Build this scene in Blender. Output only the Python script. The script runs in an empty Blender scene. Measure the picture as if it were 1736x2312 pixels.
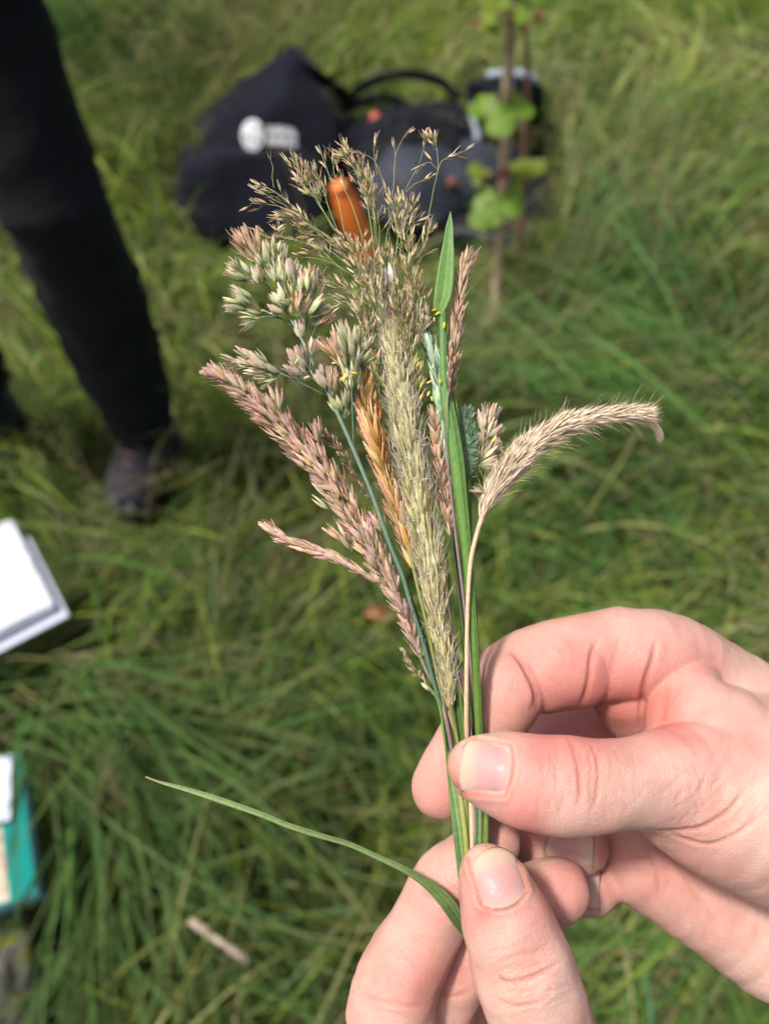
import bpy, bmesh, math, random
import numpy as np
from mathutils import Vector, Matrix, Euler, noise as mnoise
from mathutils.bvhtree import BVHTree

random.seed(7)
rng = np.random.default_rng(11)
scene = bpy.context.scene

# ------------------------------------------------------------------ camera
W0, H0, FPX = 1736.0, 2312.0, 1861.0
CAM_Z, PITCH = 1.42, 56.0
D0 = 0.186                                  # metres from the lens to the bunch of grass
camd = bpy.data.cameras.new('camera')
camd.sensor_fit = 'HORIZONTAL'
camd.sensor_width = 36.0
camd.lens = 36.0 * FPX / W0
camd.clip_start = 0.01
camd.clip_end = 600.0
camd.dof.use_dof = True
camd.dof.focus_distance = D0 - 0.002
camd.dof.aperture_fstop = 14.5
cam = bpy.data.objects.new('camera', camd)
scene.collection.objects.link(cam)
cam.location = (0, 0, CAM_Z)
cam.rotation_euler = (math.radians(90 - PITCH), 0, 0)
scene.camera = cam
CM = Matrix.Translation((0, 0, CAM_Z)) @ Euler((math.radians(90 - PITCH), 0, 0)).to_matrix().to_4x4()
CMI = CM.inverted()

# ------------------------------------------------------------------ sky, sun, exposure
SUN = Vector((-0.40, -0.02, 0.92)).normalized()       # towards the sun
elev = math.asin(SUN.z)
world = bpy.data.worlds.new('World')
scene.world = world
world.use_nodes = True
wn = world.node_tree
wn.nodes.clear()
sky = wn.nodes.new('ShaderNodeTexSky')
sky.sky_type = 'NISHITA'
sky.sun_disc = False
sky.sun_elevation = elev
sky.sun_rotation = math.atan2(SUN.x, SUN.y)
sky.dust_density = 6.0
sky.air_density = 0.8
sky.ozone_density = 1.0
bg = wn.nodes.new('ShaderNodeBackground')
bg.inputs['Strength'].default_value = 0.115
wo = wn.nodes.new('ShaderNodeOutputWorld')
wn.links.new(sky.outputs[0], bg.inputs[0])
wn.links.new(bg.outputs[0], wo.inputs[0])
sund = bpy.data.lights.new('sun', 'SUN')
sund.energy = 3.3
sund.angle = math.radians(7.0)
sund.color = (1.0, 0.965, 0.92)
sun = bpy.data.objects.new('sun', sund)
scene.collection.objects.link(sun)
sun.rotation_euler = SUN.to_track_quat('Z', 'Y').to_euler()
sun.location = (0, 0, 20)

scene.view_settings.view_transform = 'Standard'
scene.view_settings.look = 'None'
scene.view_settings.exposure = 0.58
scene.view_settings.gamma = 1.0
scene.view_settings.use_curve_mapping = False
scene.render.engine = 'CYCLES'
cy = scene.cycles
cy.max_bounces = 8
cy.diffuse_bounces = 4
cy.glossy_bounces = 2
cy.transmission_bounces = 4
cy.transparent_max_bounces = 4
cy.caustics_reflective = False
cy.caustics_refractive = False
cy.use_denoising = True
try:
    cy.denoiser = 'OPENIMAGEDENOISE'
except Exception:
    pass

# ------------------------------------------------------------------ helpers: points
def cs(px, py, dz=0.0):
    """pixel of the photograph + millimetres towards the lens -> millimetres in lens space (z: towards the lens from the bunch)"""
    dep = D0 * 1000 - dz
    return Vector(((px - 868.0) / FPX * dep, (1156.0 - py) / FPX * dep, dz))

def wp(v):
    """lens-space millimetres -> world metres"""
    return CM @ Vector((v[0] / 1000, v[1] / 1000, (v[2] - D0 * 1000) / 1000))

def P(px, py, dz=0.0):
    return wp(cs(px, py, dz))

def ray(px, py):
    d = CM.to_3x3() @ Vector(((px - 868.0) / FPX, (1156.0 - py) / FPX, -1.0))
    return d

def H(px, py, z):
    """where the line of sight through a pixel meets height z"""
    d = ray(px, py)
    t = (z - CAM_Z) / d.z
    return Vector((0, 0, CAM_Z)) + d * t

def mm(rpx, dz=0.0):
    return rpx * (D0 * 1000 - dz) / FPX

# ------------------------------------------------------------------ helpers: objects
COL = scene.collection

def mesh_obj(name, verts, faces, mat=None, parent=None, smooth=True, loc=None):
    me = bpy.data.meshes.new(name)
    if loc is None:
        loc = Vector((0, 0, 0))
    verts = [tuple(Vector(v) - loc) for v in verts]
    me.from_pydata(verts, [], faces)
    if smooth:
        me.polygons.foreach_set('use_smooth', [True] * len(me.polygons))
    me.update()
    o = bpy.data.objects.new(name, me)
    COL.objects.link(o)
    if mat:
        me.materials.append(mat)
    if parent is not None:
        o.parent = parent
        o.location = loc - parent.location
    else:
        o.location = loc
    return o

def thing(name, label, cat, loc, group=None):
    o = bpy.data.objects.new(name, None)
    COL.objects.link(o)
    o.empty_display_size = 0.01
    o.location = loc
    o['label'] = label
    o['category'] = cat
    if group:
        o['group'] = group
    return o

def tag(o, label, cat, group=None):
    o['label'] = label
    o['category'] = cat
    if group:
        o['group'] = group
    return o

def fattr(me, name, vals):
    a = me.attributes.new(name, 'FLOAT', 'POINT')
    a.data.foreach_set('value', np.asarray(vals, dtype=np.float32))

def cattr(me, name, cols):
    a = me.attributes.new(name, 'FLOAT_COLOR', 'POINT')
    c = np.ones((len(cols), 4), dtype=np.float32)
    c[:, :3] = cols
    a.data.foreach_set('color', c.ravel())

def catmull(pts, sub):
    """smooth resampling of rows of numbers"""
    p = np.asarray(pts, dtype=float)
    if len(p) < 3:
        t = np.linspace(0, 1, sub + 1)[:, None]
        return p[0] * (1 - t) + p[-1] * t
    q = np.vstack([2 * p[0] - p[1], p, 2 * p[-1] - p[-2]])
    out = []
    for i in range(1, len(q) - 2):
        a, b, c, d = q[i - 1], q[i], q[i + 1], q[i + 2]
        for k in range(sub):
            t = k / sub
            out.append(0.5 * (2 * b + (c - a) * t + (2 * a - 5 * b + 4 * c - d) * t * t + (3 * b - a - 3 * c + d) * t ** 3))
    out.append(p[-1])
    return np.array(out)

class MB:
    """collects vertices and faces with a few per-vertex numbers"""
    def __init__(self):
        self.v, self.f, self.t, self.e = [], [], [], []
    def tube(self, pts, radii, sides=6, flat=None, cap=True, t0=0.0, t1=1.0):
        n = len(pts)
        base = len(self.v)
        pts = [Vector(p) for p in pts]
        ref = None
        for i, p in enumerate(pts):
            d = (pts[min(i + 1, n - 1)] - pts[max(i - 1, 0)])
            if d.length < 1e-12:
                d = Vector((0, 0, 1))
            d.normalize()
            if ref is None:
                ref = d.orthogonal().normalized() if flat is None else Vector(flat)
            x = (ref - d * ref.dot(d))
            if x.length < 1e-9:
                x = d.orthogonal()
            x.normalize()
            ref = x
            y = d.cross(x)
            r = radii[i] if hasattr(radii, '__len__') else radii
            rx, ry = (r if hasattr(r, '__len__') else (r, r))
            for k in range(sides):
                a = 2 * math.pi * k / sides
                self.v.append(p + x * (math.cos(a) * rx) + y * (math.sin(a) * ry))
                self.t.append(t0 + (t1 - t0) * i / max(n - 1, 1))
                self.e.append(math.cos(a))
        for i in range(n - 1):
            for k in range(sides):
                a = base + i * sides + k
                b = base + i * sides + (k + 1) % sides
                self.f.append((a, b, b + sides, a + sides))
        if cap:
            self.f.append(tuple(base + k for k in range(sides))[::-1])
            self.f.append(tuple(base + (n - 1) * sides + k for k in range(sides)))
        return self
    def build(self, name, mat, parent=None, loc=None, smooth=True):
        o = mesh_obj(name, self.v, self.f, mat, parent, smooth, loc)
        fattr(o.data, 't', self.t)
        fattr(o.data, 'e', self.e)
        return o

# ------------------------------------------------------------------ helpers: materials
class NT:
    def __init__(self, name):
        self.m = bpy.data.materials.new(name)
        self.m.use_nodes = True
        self.nt = self.m.node_tree
        self.nt.nodes.clear()
        self.out = self.n('ShaderNodeOutputMaterial')
    def n(self, t, **kw):
        o = self.nt.nodes.new(t)
        for k, v in kw.items():
            if k.startswith('in_'):
                key = k[3:]
                key = int(key) if key.isdigit() else key.replace('_', ' ')
                o.inputs[key].default_value = v
            else:
                setattr(o, k, v)
        return o
    def l(self, a, b):
        self.nt.links.new(a, b)
    def attr(self, name):
        return self.n('ShaderNodeAttribute', attribute_name=name)
    def ramp(self, fac, stops, interp='LINEAR'):
        r = self.n('ShaderNodeValToRGB')
        r.color_ramp.interpolation = interp
        el = r.color_ramp.elements
        while len(el) < len(stops):
            el.new(0.5)
        for e, (p, c) in zip(el, stops):
            e.position = p
            e.color = (c[0], c[1], c[2], 1) if hasattr(c, '__len__') else (c, c, c, 1)
        self.l(fac, r.inputs[0])
        return r.outputs[0]
    def mix(self, fac, a, b, mode='MIX'):
        m = self.n('ShaderNodeMix', data_type='RGBA', blend_type=mode)
        for s, v in ((m.inputs[0], fac), (m.inputs[6], a), (m.inputs[7], b)):
            if hasattr(v, 'is_output'):
                self.l(v, s)
            elif hasattr(v, '__len__'):
                s.default_value = (v[0], v[1], v[2], 1)
            else:
                s.default_value = v
        return m.outputs[2]
    def math(self, op, a, b=0.0, c=0.0):
        m = self.n('ShaderNodeMath', operation=op)
        for s, v in zip(m.inputs, (a, b, c)):
            if hasattr(v, 'is_output'):
                self.l(v, s)
            else:
                s.default_value = v
        return m.outputs[0]
    def noise(self, scale, detail=3.0, rough=0.5, coord='Object', vec=None):
        t = self.n('ShaderNodeTexNoise')
        t.inputs['Scale'].default_value = scale
        t.inputs['Detail'].default_value = detail
        t.inputs['Roughness'].default_value = rough
        if vec is None:
            vec = self.n('ShaderNodeTexCoord').outputs[coord]
        self.l(vec, t.inputs['Vector'])
        return t.outputs[0]
    def bump(self, h, strength=0.5, dist=0.001, normal=None):
        b = self.n('ShaderNodeBump')
        b.inputs['Strength'].default_value = strength
        b.inputs['Distance'].default_value = dist
        self.l(h, b.inputs['Height'])
        if normal is not None:
            self.l(normal, b.inputs['Normal'])
        return b.outputs[0]
    def principled(self, color, rough=0.6, normal=None, **kw):
        b = self.n('ShaderNodeBsdfPrincipled')
        if hasattr(color, 'is_output'):
            self.l(color, b.inputs['Base Color'])
        else:
            b.inputs['Base Color'].default_value = (color[0], color[1], color[2], 1)
        if hasattr(rough, 'is_output'):
            self.l(rough, b.inputs['Roughness'])
        else:
            b.inputs['Roughness'].default_value = rough
        if normal is not None:
            self.l(normal, b.inputs['Normal'])
        for k, v in kw.items():
            b.inputs[k.replace('_', ' ')].default_value = v
        return b
    def done(self, sh):
        self.l(sh.outputs[0] if hasattr(sh, 'outputs') else sh, self.out.inputs[0])
        return self.m
    def translucent(self, bsdf, color, fac):
        t = self.n('ShaderNodeBsdfTranslucent')
        if hasattr(color, 'is_output'):
            self.l(color, t.inputs[0])
        else:
            t.inputs[0].default_value = (color[0], color[1], color[2], 1)
        m = self.n('ShaderNodeMixShader')
        m.inputs[0].default_value = fac
        self.l(bsdf.outputs[0], m.inputs[1])
        self.l(t.outputs[0], m.inputs[2])
        return m

def simple_mat(name, col, rough=0.7, var=0.15, scale=20.0, bump=0.0, dist=0.002, **kw):
    k = NT(name)
    nz = k.noise(scale, 4)
    c2 = tuple(max(0, c * (1 - var)) for c in col)
    c1 = tuple(min(1, c * (1 + var)) for c in col)
    color = k.ramp(nz, [(0.3, c2), (0.7, c1)])
    nrm = k.bump(nz, bump, dist) if bump else None
    return k.done(k.principled(color, rough, nrm, **kw))
# ------------------------------------------------------------------ ground and meadow grass
def ground_material():
    k = NT('meadow_soil')
    tc = k.n('ShaderNodeTexCoord').outputs['Object']
    n1 = k.noise(6, 5, 0.6, vec=tc); n2 = k.noise(60, 4, 0.6, vec=tc)
    c = k.ramp(n1, [(0.3, (0.022, 0.028, 0.010)), (0.55, (0.040, 0.050, 0.016)), (0.75, (0.075, 0.062, 0.032))])
    c = k.mix(k.ramp(n2, [(0.4, 0.0), (0.7, 0.6)]), c, (0.05, 0.07, 0.02))
    return k.done(k.principled(c, 0.95, k.bump(n2, 0.8, 0.02), Specular_IOR_Level=0.0))

gx = np.concatenate([np.linspace(-150, -4, 8), np.linspace(-3.5, 3.5, 29), np.linspace(4, 150, 8)])
gy = np.concatenate([np.linspace(-150, -1.5, 8), np.linspace(-1, 6, 29), np.linspace(7, 200, 8)])
gv, gf = [], []
for y in gy:
    for x in gx:
        z = 0.03 * math.sin(x * 2.1 + 1) * math.cos(y * 1.7) + 0.015 * math.sin(5 * x + 3 * y)
        gv.append((x, y, z - 0.03))
for j in range(len(gy) - 1):
    for i in range(len(gx) - 1):
        a = j * len(gx) + i
        gf.append((a, a + 1, a + len(gx) + 1, a + len(gx)))
ground = mesh_obj('ground', gv, gf, ground_material())
ground['kind'] = 'structure'

# places the grass is pressed flat: (x, y, radius, remaining height)
PRESSED = []
def press(px, py, r, keep=0.3, z=0.05):
    p = H(px, py, z)
    PRESSED.append((p.x, p.y, r, keep))

for q in ((560, 470, .20), (640, 400, .20), (520, 420, .16), (700, 470, .13), (860, 480, .20), (960, 450, .22), (1060, 420, .22), (1130, 470, .16), (1000, 520, .16), (1140, 380, .14), (800, 560, .08)):
    press(*q)
for q in ((310, 1010, .13, .18), (300, 1090, .12, .18), (-30, 930, .12, .3)):
    press(*q)
for q in ((10, 1240, .08, .3, .17), (50, 1330, .07, .3, .17), (-60, 1300, .13, .3, .17), (-160, 1280, .17, .3, .17), (30, 1790, .06, .3, .15), (40, 1900, .07, .3, .15), (40, 1980, .06, .3, .15), (-40, 1880, .13, .3, .15), (-20, 2250, .07, .3, .1)):
    press(*q)

def patchy(c):
    """tint factor by position: smooth darker and paler patches, darker towards low y"""
    x, y = c[:, 0], c[:, 1]
    return 0.98 + 0.26 * np.sin(1.9 * x + 0.6 * y + 0.4) * np.cos(1.5 * y - 0.9) + 0.14 * np.sin(4.1 * x - 2.2 * y) + 0.16 * np.tanh((y - 1.15) * 1.6)

def blades(n, xr, yr, lmin, lmax, wmin, wmax, lean, seg, palette, nclump, spread=0.5, e0=(50, 88), curl=(60, 150), centres=None, azs=None, rad=0.10, frame=None):
    """n arched grass blades in tussocks that each lie over in their own direction"""
    if centres is None:
        centres = np.stack([rng.uniform(*xr, nclump), rng.uniform(*yr, nclump)], 1)
    if azs is None:
        c = centres
        azs = 1.3 * np.sin(c[:, 0] * 2.3 + 0.7) + 1.1 * np.cos(c[:, 1] * 2.9 + c[:, 0]) - 1.2 + rng.normal(0, lean, len(c))
    ci = rng.integers(0, len(centres), n)
    root = centres[ci] + rng.normal(0, rad, (n, 2))
    az = azs[ci] + rng.normal(0, spread, n)
    cl_len = rng.uniform(0.75, 1.2, len(centres))
    L = rng.uniform(lmin, lmax, n) * cl_len[ci]
    for x, y, r, keep in PRESSED:
        d = np.hypot(root[:, 0] + 0.3 * L * np.cos(az) - x, root[:, 1] + 0.3 * L * np.sin(az) - y)
        d2 = np.hypot(root[:, 0] - x, root[:, 1] - y)
        m = np.minimum(d, d2) < r
        L[m] = np.minimum(L[m], rng.uniform(0.03, 0.09, m.sum()) * keep / 0.3)
    w = rng.uniform(wmin, wmax, n) * np.minimum(1, L / 0.12)
    a0 = np.radians(rng.uniform(*e0, n)); cu = np.radians(rng.uniform(*curl, n))
    tw = rng.normal(0, 0.35, n); side = rng.normal(0, 0.5, n)
    S = seg + 1
    pos = np.zeros((n, S, 3)); pos[:, 0, :2] = root; pos[:, 0, 2] = -0.03
    wd = np.zeros((n, S, 3))
    for s in range(S):
        t = s / seg
        el = a0 - cu * t ** 1.25
        el = np.maximum(el, np.radians(-35))
        a = az + side * t
        d = np.stack([np.cos(el) * np.cos(a), np.cos(el) * np.sin(a), np.sin(el)], 1)
        if s < seg:
            pos[:, s + 1] = pos[:, s] + d * (L / seg)[:, None]
        sd = np.stack([-np.sin(a), np.cos(a), np.zeros(n)], 1)
        up = np.cross(d, sd)
        th = tw + 1.1 * tw * t
        prof = (1 - t ** 2.2) * (0.55 + 0.45 * min(1, t * 4)) + 0.02
        wd[:, s] = (sd * np.cos(th)[:, None] + up * np.sin(th)[:, None]) * (w * prof * 0.5)[:, None]
    pos[:, :, 2] = np.maximum(pos[:, :, 2], -0.02 + 0.012 * rng.random((n, S)))
    v = np.stack([pos - wd, pos + wd], 2).reshape(-1, 3)
    base = (np.arange(n) * S * 2)[:, None, None]
    s = np.arange(seg)[None, :, None]
    f = base + s * 2 + np.array([0, 1, 3, 2])[None, None]
    f = f.reshape(-1, 4)
    pal = np.array(palette)
    pk = rng.integers(0, len(pal), len(centres))
    own = rng.integers(0, len(pal), n)
    use = np.where(rng.random(n) < 0.6, pk[ci], own)
    col = pal[use] * rng.uniform(0.7, 1.3, (n, 1)) * (rng.uniform(0.62, 1.45, len(centres)) * patchy(centres))[ci][:, None]
    vc = np.repeat(col, S * 2, 0)
    return v, f, vc

def big_mesh(name, v, f, vc, mat):
    me = bpy.data.meshes.new(name)
    me.vertices.add(len(v)); me.vertices.foreach_set('co', np.ascontiguousarray(v, dtype=np.float32).ravel())
    me.loops.add(f.size); me.loops.foreach_set('vertex_index', f.ravel().astype(np.int32))
    me.polygons.add(len(f)); me.polygons.foreach_set('loop_start', np.arange(0, f.size, f.shape[1], dtype=np.int32))
    me.polygons.foreach_set('use_smooth', np.ones(len(f), bool))
    me.update(calc_edges=True)
    cattr(me, 'tint', vc)
    me.materials.append(mat)
    o = bpy.data.objects.new(name, me); COL.objects.link(o)
    o['kind'] = 'stuff'
    return o

def grass_material():
    k = NT('grass_blade')
    c = k.attr('tint').outputs['Color']
    n = k.noise(35, 2)
    c = k.mix(0.5, c, k.mix(1.0, c, k.ramp(n, [(0.3, 0.75), (0.7, 1.2)]), 'MULTIPLY'))
    b = k.principled(c, 0.5, None, Specular_IOR_Level=0.2)
    m = k.translucent(b, k.mix(1.0, c, (1.1, 1.3, 0.5), 'MULTIPLY'), 0.38)
    return k.done(m)

M_GRASS = grass_material()
GREENS = [(0.135, 0.212, 0.030), (0.190, 0.255, 0.038), (0.090, 0.170, 0.032), (0.245, 0.275, 0.050), (0.090, 0.160, 0.050), (0.290, 0.292, 0.110), (0.058, 0.115, 0.028)]
DRY = [(0.25, 0.21, 0.11), (0.20, 0.18, 0.085), (0.17, 0.165, 0.07), (0.28, 0.24, 0.15)]

sets = []
# the near meadow, thick and leaning over
sets.append(blades(24000, (-1.9, 2.0), (-0.35, 3.6), 0.20, 0.46, 0.0028, 0.0075, 0.7, 7, GREENS, 430, 0.55))
# short growth beneath
sets.append(blades(13000, (-1.9, 2.0), (-0.35, 3.6), 0.08, 0.20, 0.002, 0.004, 2.0, 4, GREENS, 2600, 1.5, rad=0.05))
# dry blades among the green
sets.append(blades(11000, (-1.9, 2.0), (-0.35, 3.6), 0.18, 0.42, 0.0018, 0.0040, 0.9, 6, DRY, 260, 0.8, rad=0.07))
# beyond the edges of the picture
ring = rng.uniform(0, 1, (700, 2))
far = np.stack([rng.uniform(-5, 5, 900), rng.uniform(-2.0, 8, 900)], 1)
far = far[(np.abs(far[:, 0]) > 1.8) | (far[:, 1] > 3.5) | (far[:, 1] < -0.3)]
sets.append(blades(24000, None, None, 0.2, 0.42, 0.004, 0.008, 0.7, 4, GREENS, 0, 0.6, centres=far, rad=0.16))
v = np.concatenate([s[0] for s in sets]); off = np.cumsum([0] + [len(s[0]) for s in sets[:-1]])
f = np.concatenate([s[1] + o for s, o in zip(sets, off)]); vc = np.concatenate([s[2] for s in sets])
big_mesh('meadow_grass', v, f, vc, M_GRASS)

# long coarse blades that sweep across the lower left corner and up from below
def tussock(px, py, z, az, n, lmin, lmax, spread, wmin=0.0045, wmax=0.0095, e0=(45, 75), curl=(50, 100), rad=0.10, pal=None):
    pal = pal or [(0.066, 0.140, 0.034), (0.100, 0.182, 0.046), (0.056, 0.118, 0.034), (0.125, 0.190, 0.055)]
    p = H(px, py, z)
    return blades(n, None, None, lmin, lmax, wmin, wmax, 0, 9, pal, 0, spread, e0, curl, centres=np.array([[p.x, p.y]]), azs=np.array([az]), rad=rad)
T = [tussock(110, 1640, 0.0, -0.75, 130, 0.45, 0.75, 0.30), tussock(170, 1700, 0.0, -1.0, 110, 0.4, 0.7, 0.35),
     tussock(330, 1900, 0.0, -0.9, 90, 0.3, 0.55, 0.4), tussock(200, 2120, 0.0, -1.3, 110, 0.3, 0.5, 0.5), tussock(380, 2200, 0, -1.1, 90, 0.3, 0.5, 0.5),
     tussock(1500, 2050, 0.0, -2.4, 90, 0.3, 0.5, 0.5), tussock(1350, 1150, 0.0, -2.2, 110, 0.35, 0.55, 0.45), tussock(700, 1500, 0, -1.9, 90, 0.3, 0.5, 0.6),
     tussock(1500, 700, 0.0, 2.6, 130, 0.4, 0.6, 0.4), tussock(250, 130, 0, -2.3, 160, 0.4, 0.65, 0.4), tussock(1600, 1000, 0, 2.9, 100, .35, .6, .4)]
v = np.concatenate([s[0] for s in T]); off = np.cumsum([0] + [len(s[0]) for s in T[:-1]])
f = np.concatenate([s[1] + o for s, o in zip(T, off)]); vc = np.concatenate([s[2] for s in T])
big_mesh('coarse_grass', v, f, vc, M_GRASS)

# flowering stalks: thin straw stems with hazy seed heads
sv, sf, sc = [], [], []
def seed_stalk(x, y, h, az, lean):
    base = np.array([x, y, -0.02]); d = np.array([math.cos(az), math.sin(az), 0.0])
    col = np.array([0.27, 0.225, 0.125]) * random.uniform(0.7, 1.2)
    pts = [base + d * (lean * h * t * t) + np.array([0, 0, h * t * (1 - 0.25 * lean * t)]) for t in np.linspace(0, 1, 7)]
    sd = np.array([-d[1], d[0], 0])
    b = len(sv)
    for i, p in enumerate(pts):
        sv.extend([p - sd * 0.0007, p + sd * 0.0007]); sc.extend([col * 0.8] * 2)
    for i in range(6):
        sf.append((b + 2 * i, b + 2 * i + 1, b + 2 * i + 3, b + 2 * i + 2))
    tip = pts[-1]; ax = pts[-1] - pts[-3]; ax /= np.linalg.norm(ax)
    n = random.randint(40, 80); hl = random.uniform(0.05, 0.11); hw = random.uniform(0.006, 0.02)
    for _ in range(n):
        t = random.random()
        c = tip - ax * hl * t + np.random.normal(0, 1, 3) * hw * (0.3 + 0.7 * math.sin(math.pi * min(1, t + 0.1)))
        q = ax + np.random.normal(0, 0.5, 3); q = q / np.linalg.norm(q) * random.uniform(0.003, 0.006)
        w = np.cross(q, np.random.normal(0, 1, 3)); w = w / np.linalg.norm(w) * 0.0009
        k = len(sv)
        sv.extend([c - w, c + w, c + q + w * 0.3, c + q - w * 0.3]); sc.extend([col * random.uniform(0.9, 1.25)] * 4)
        sf.append((k, k + 1, k + 2, k + 3))
np.random.seed(5)
def stalk_patch(px, py, n, r):
    p = H(px, py, 0.15)
    for _ in range(n):
        seed_stalk(p.x + random.gauss(0, r), p.y + random.gauss(0, r), random.uniform(0.22, 0.42), random.uniform(0, 6.28), random.uniform(0.3, 0.9))
for q in ((1390, 400, 34, .15), (1500, 620, 24, .16), (1250, 600, 12, .08), (450, 180, 26, .14), (330, 330, 22, .10), (620, 90, 16, .16), (560, 1250, 8, .12), (380, 1400, 12, .12), (180, 1330, 8, .08), (1150, 700, 8, .1), (1650, 350, 12, .15), (1650, 1400, 14, .07), (900, 60, 14, .2), (520, 1480, 8, .08), (1200, 750, 14, .1), (420, 2050, 6, .05)):
    stalk_patch(*q)
for _ in range(220):
    seed_stalk(random.uniform(-1.6, 1.7), random.uniform(0.2, 3.6), random.uniform(0.2, 0.4), random.uniform(0, 6.28), random.uniform(0.3, 0.9))
big_mesh('seeding_grass', np.array(sv), np.array(sf), np.array(sc), M_GRASS)
# ------------------------------------------------------------------ things lying and standing in the meadow
def fabric_material(name, col, rough=0.85, scale=900, sheen=0.15):
    k = NT(name)
    tc = k.n('ShaderNodeTexCoord').outputs['Object']
    n = k.noise(9, 4, 0.6, vec=tc); n2 = k.noise(scale, 2, vec=tc)
    c = k.ramp(n, [(0.3, tuple(x * 0.75 for x in col)), (0.7, tuple(x * 1.3 for x in col))])
    b = k.principled(c, rough, k.bump(n2, 0.3, 0.0008, k.bump(n, 0.5, 0.02)), Sheen_Weight=sheen, Specular_IOR_Level=0.08)
    return k.done(b)
M_BAG = fabric_material('black_canvas', (0.0062, 0.0072, 0.0115), sheen=0.03)
M_BAG2 = fabric_material('black_nylon', (0.0055, 0.0065, 0.0105), 0.6, sheen=0.02)
M_SLATE = fabric_material('slate_nylon', (0.030, 0.035, 0.047), 0.6, sheen=.03)
M_TROUSER = fabric_material('dark_trouser_cloth', (0.012, 0.012, 0.0135), sheen=.02)
M_PRINT = simple_mat('white_print', (0.50, 0.53, 0.54), 0.7, 0.06, 60)
M_ORANGE = simple_mat('orange_plastic', (0.95, 0.205, 0.03), 0.6, 0.12, 30)
M_REDPL = simple_mat('dull_red_plastic', (0.40, 0.075, 0.03), 0.5, 0.2, 40)
M_REDTAG = simple_mat('faded_red_cloth', (0.16, 0.045, 0.03), 0.8, 0.2, 40)
M_STEEL = simple_mat('dull_steel', (0.30, 0.31, 0.33), 0.35, 0.2, 60, Metallic=0.8)

def hull(name, pts, mat, parent, sub=2, wrinkle=0.0, wscale=8.0, seed=0, crease=0.0, grow=1.14):
    """a stuffed cloth body spanned over points, softened and wrinkled"""
    loc = parent.location.copy()
    bm = bmesh.new()
    for p in pts:
        bm.verts.new(Vector(p) - loc)
    r = bmesh.ops.convex_hull(bm, input=bm.verts)
    bmesh.ops.delete(bm, geom=list({g for g in r['geom_unused'] + r['geom_interior'] if isinstance(g, bmesh.types.BMVert)}), context='VERTS')
    bmesh.ops.recalc_face_normals(bm, faces=bm.faces)
    bmesh.ops.subdivide_edges(bm, edges=bm.edges, cuts=2, use_grid_fill=True, smooth=0.0)
    bmesh.ops.triangulate(bm, faces=bm.faces)
    bmesh.ops.subdivide_edges(bm, edges=bm.edges, cuts=2, use_grid_fill=True)
    for _ in range(int(3 - crease)):
        bmesh.ops.smooth_vert(bm, verts=bm.verts, factor=0.5, use_axis_x=True, use_axis_y=True, use_axis_z=True)
    cc = sum((v.co for v in bm.verts), Vector()) / len(bm.verts)
    for v in bm.verts:
        v.co = cc + (v.co - cc) * grow
    bm.normal_update()
    if wrinkle:
        for v in bm.verts:
            q = v.co * wscale + Vector((seed * 3.1, seed * 1.7, 0))
            n = mnoise.noise(Vector((q.x, q.y * 2.2, q.z))) + 0.5 * mnoise.noise(q * 2.3)
            v.co += v.normal * n * wrinkle
    me = bpy.data.meshes.new(name)
    bm.to_mesh(me); bm.free()
    me.polygons.foreach_set('use_smooth', [True] * len(me.polygons))
    me.materials.append(mat)
    o = bpy.data.objects.new(name, me); COL.objects.link(o); o.parent = parent
    return o

def strap(name, pts, w, th, mat, parent, up=(0, 0, 1)):
    pts = [Vector(p) for p in catmull([list(p) for p in pts], 6)]
    m = MB(); m.tube(pts, [(w, th)] * len(pts), 8, flat=up)
    return m.build(name, mat, parent, parent.location.copy())

# -- left bag, a slumped black sack with a folded-over flap and a white printed emblem
bagL = thing('sack_bag', 'slumped black canvas bag with a round white emblem on its flap', 'bag', H(570, 480, 0.0))
back = Vector((0.03, 0.22, 0))
pk = H(654, 120, 0.29); lc = H(458, 270, 0.15); rc = H(742, 262, 0.18); rr = H(748, 400, 0.09)
f1 = H(500, 352, 0.125); f2 = H(672, 335, 0.15); mid = H(642, 230, 0.245); fl = H(640, 355, 0.12)
upper = [pk, lc, rc, rr, f1, fl, f2, mid, pk + back * 0.5 - Vector((0, 0, .05)), lc + back - Vector((0, 0, .1)), rc + back * 0.9 - Vector((0, 0, .12)),
         H(520, 360, 0.10), H(735, 420, 0.05), lc + Vector((0.05, 0.08, -0.2)), rr + back]
b = hull('upper_body', upper, M_BAG, bagL, wrinkle=0.014, wscale=7, seed=1, crease=2)
lower = [H(425, 385, 0.15), H(500, 356, 0.185), H(640, 342, 0.185), H(700, 380, 0.15), H(410, 470, 0.035), H(450, 520, 0.02), H(600, 560, 0.01), H(720, 530, 0.01), H(735, 440, 0.06),
         H(420, 380, 0.02) + Vector((0, .1, 0)), H(700, 360, 0.02) + Vector((0, .1, 0)), H(540, 430, 0.11)]
hull('lower_body', lower, M_BAG, bagL, wrinkle=0.016, wscale=6, seed=2, crease=1)
strap('carry_strap', [H(655, 132, 0.285), H(700, 160, 0.265), H(745, 190, 0.22), H(775, 215, 0.16), H(765, 240, 0.13), H(735, 265, 0.16)], 0.020, 0.004, M_BAG2, bagL)
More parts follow.
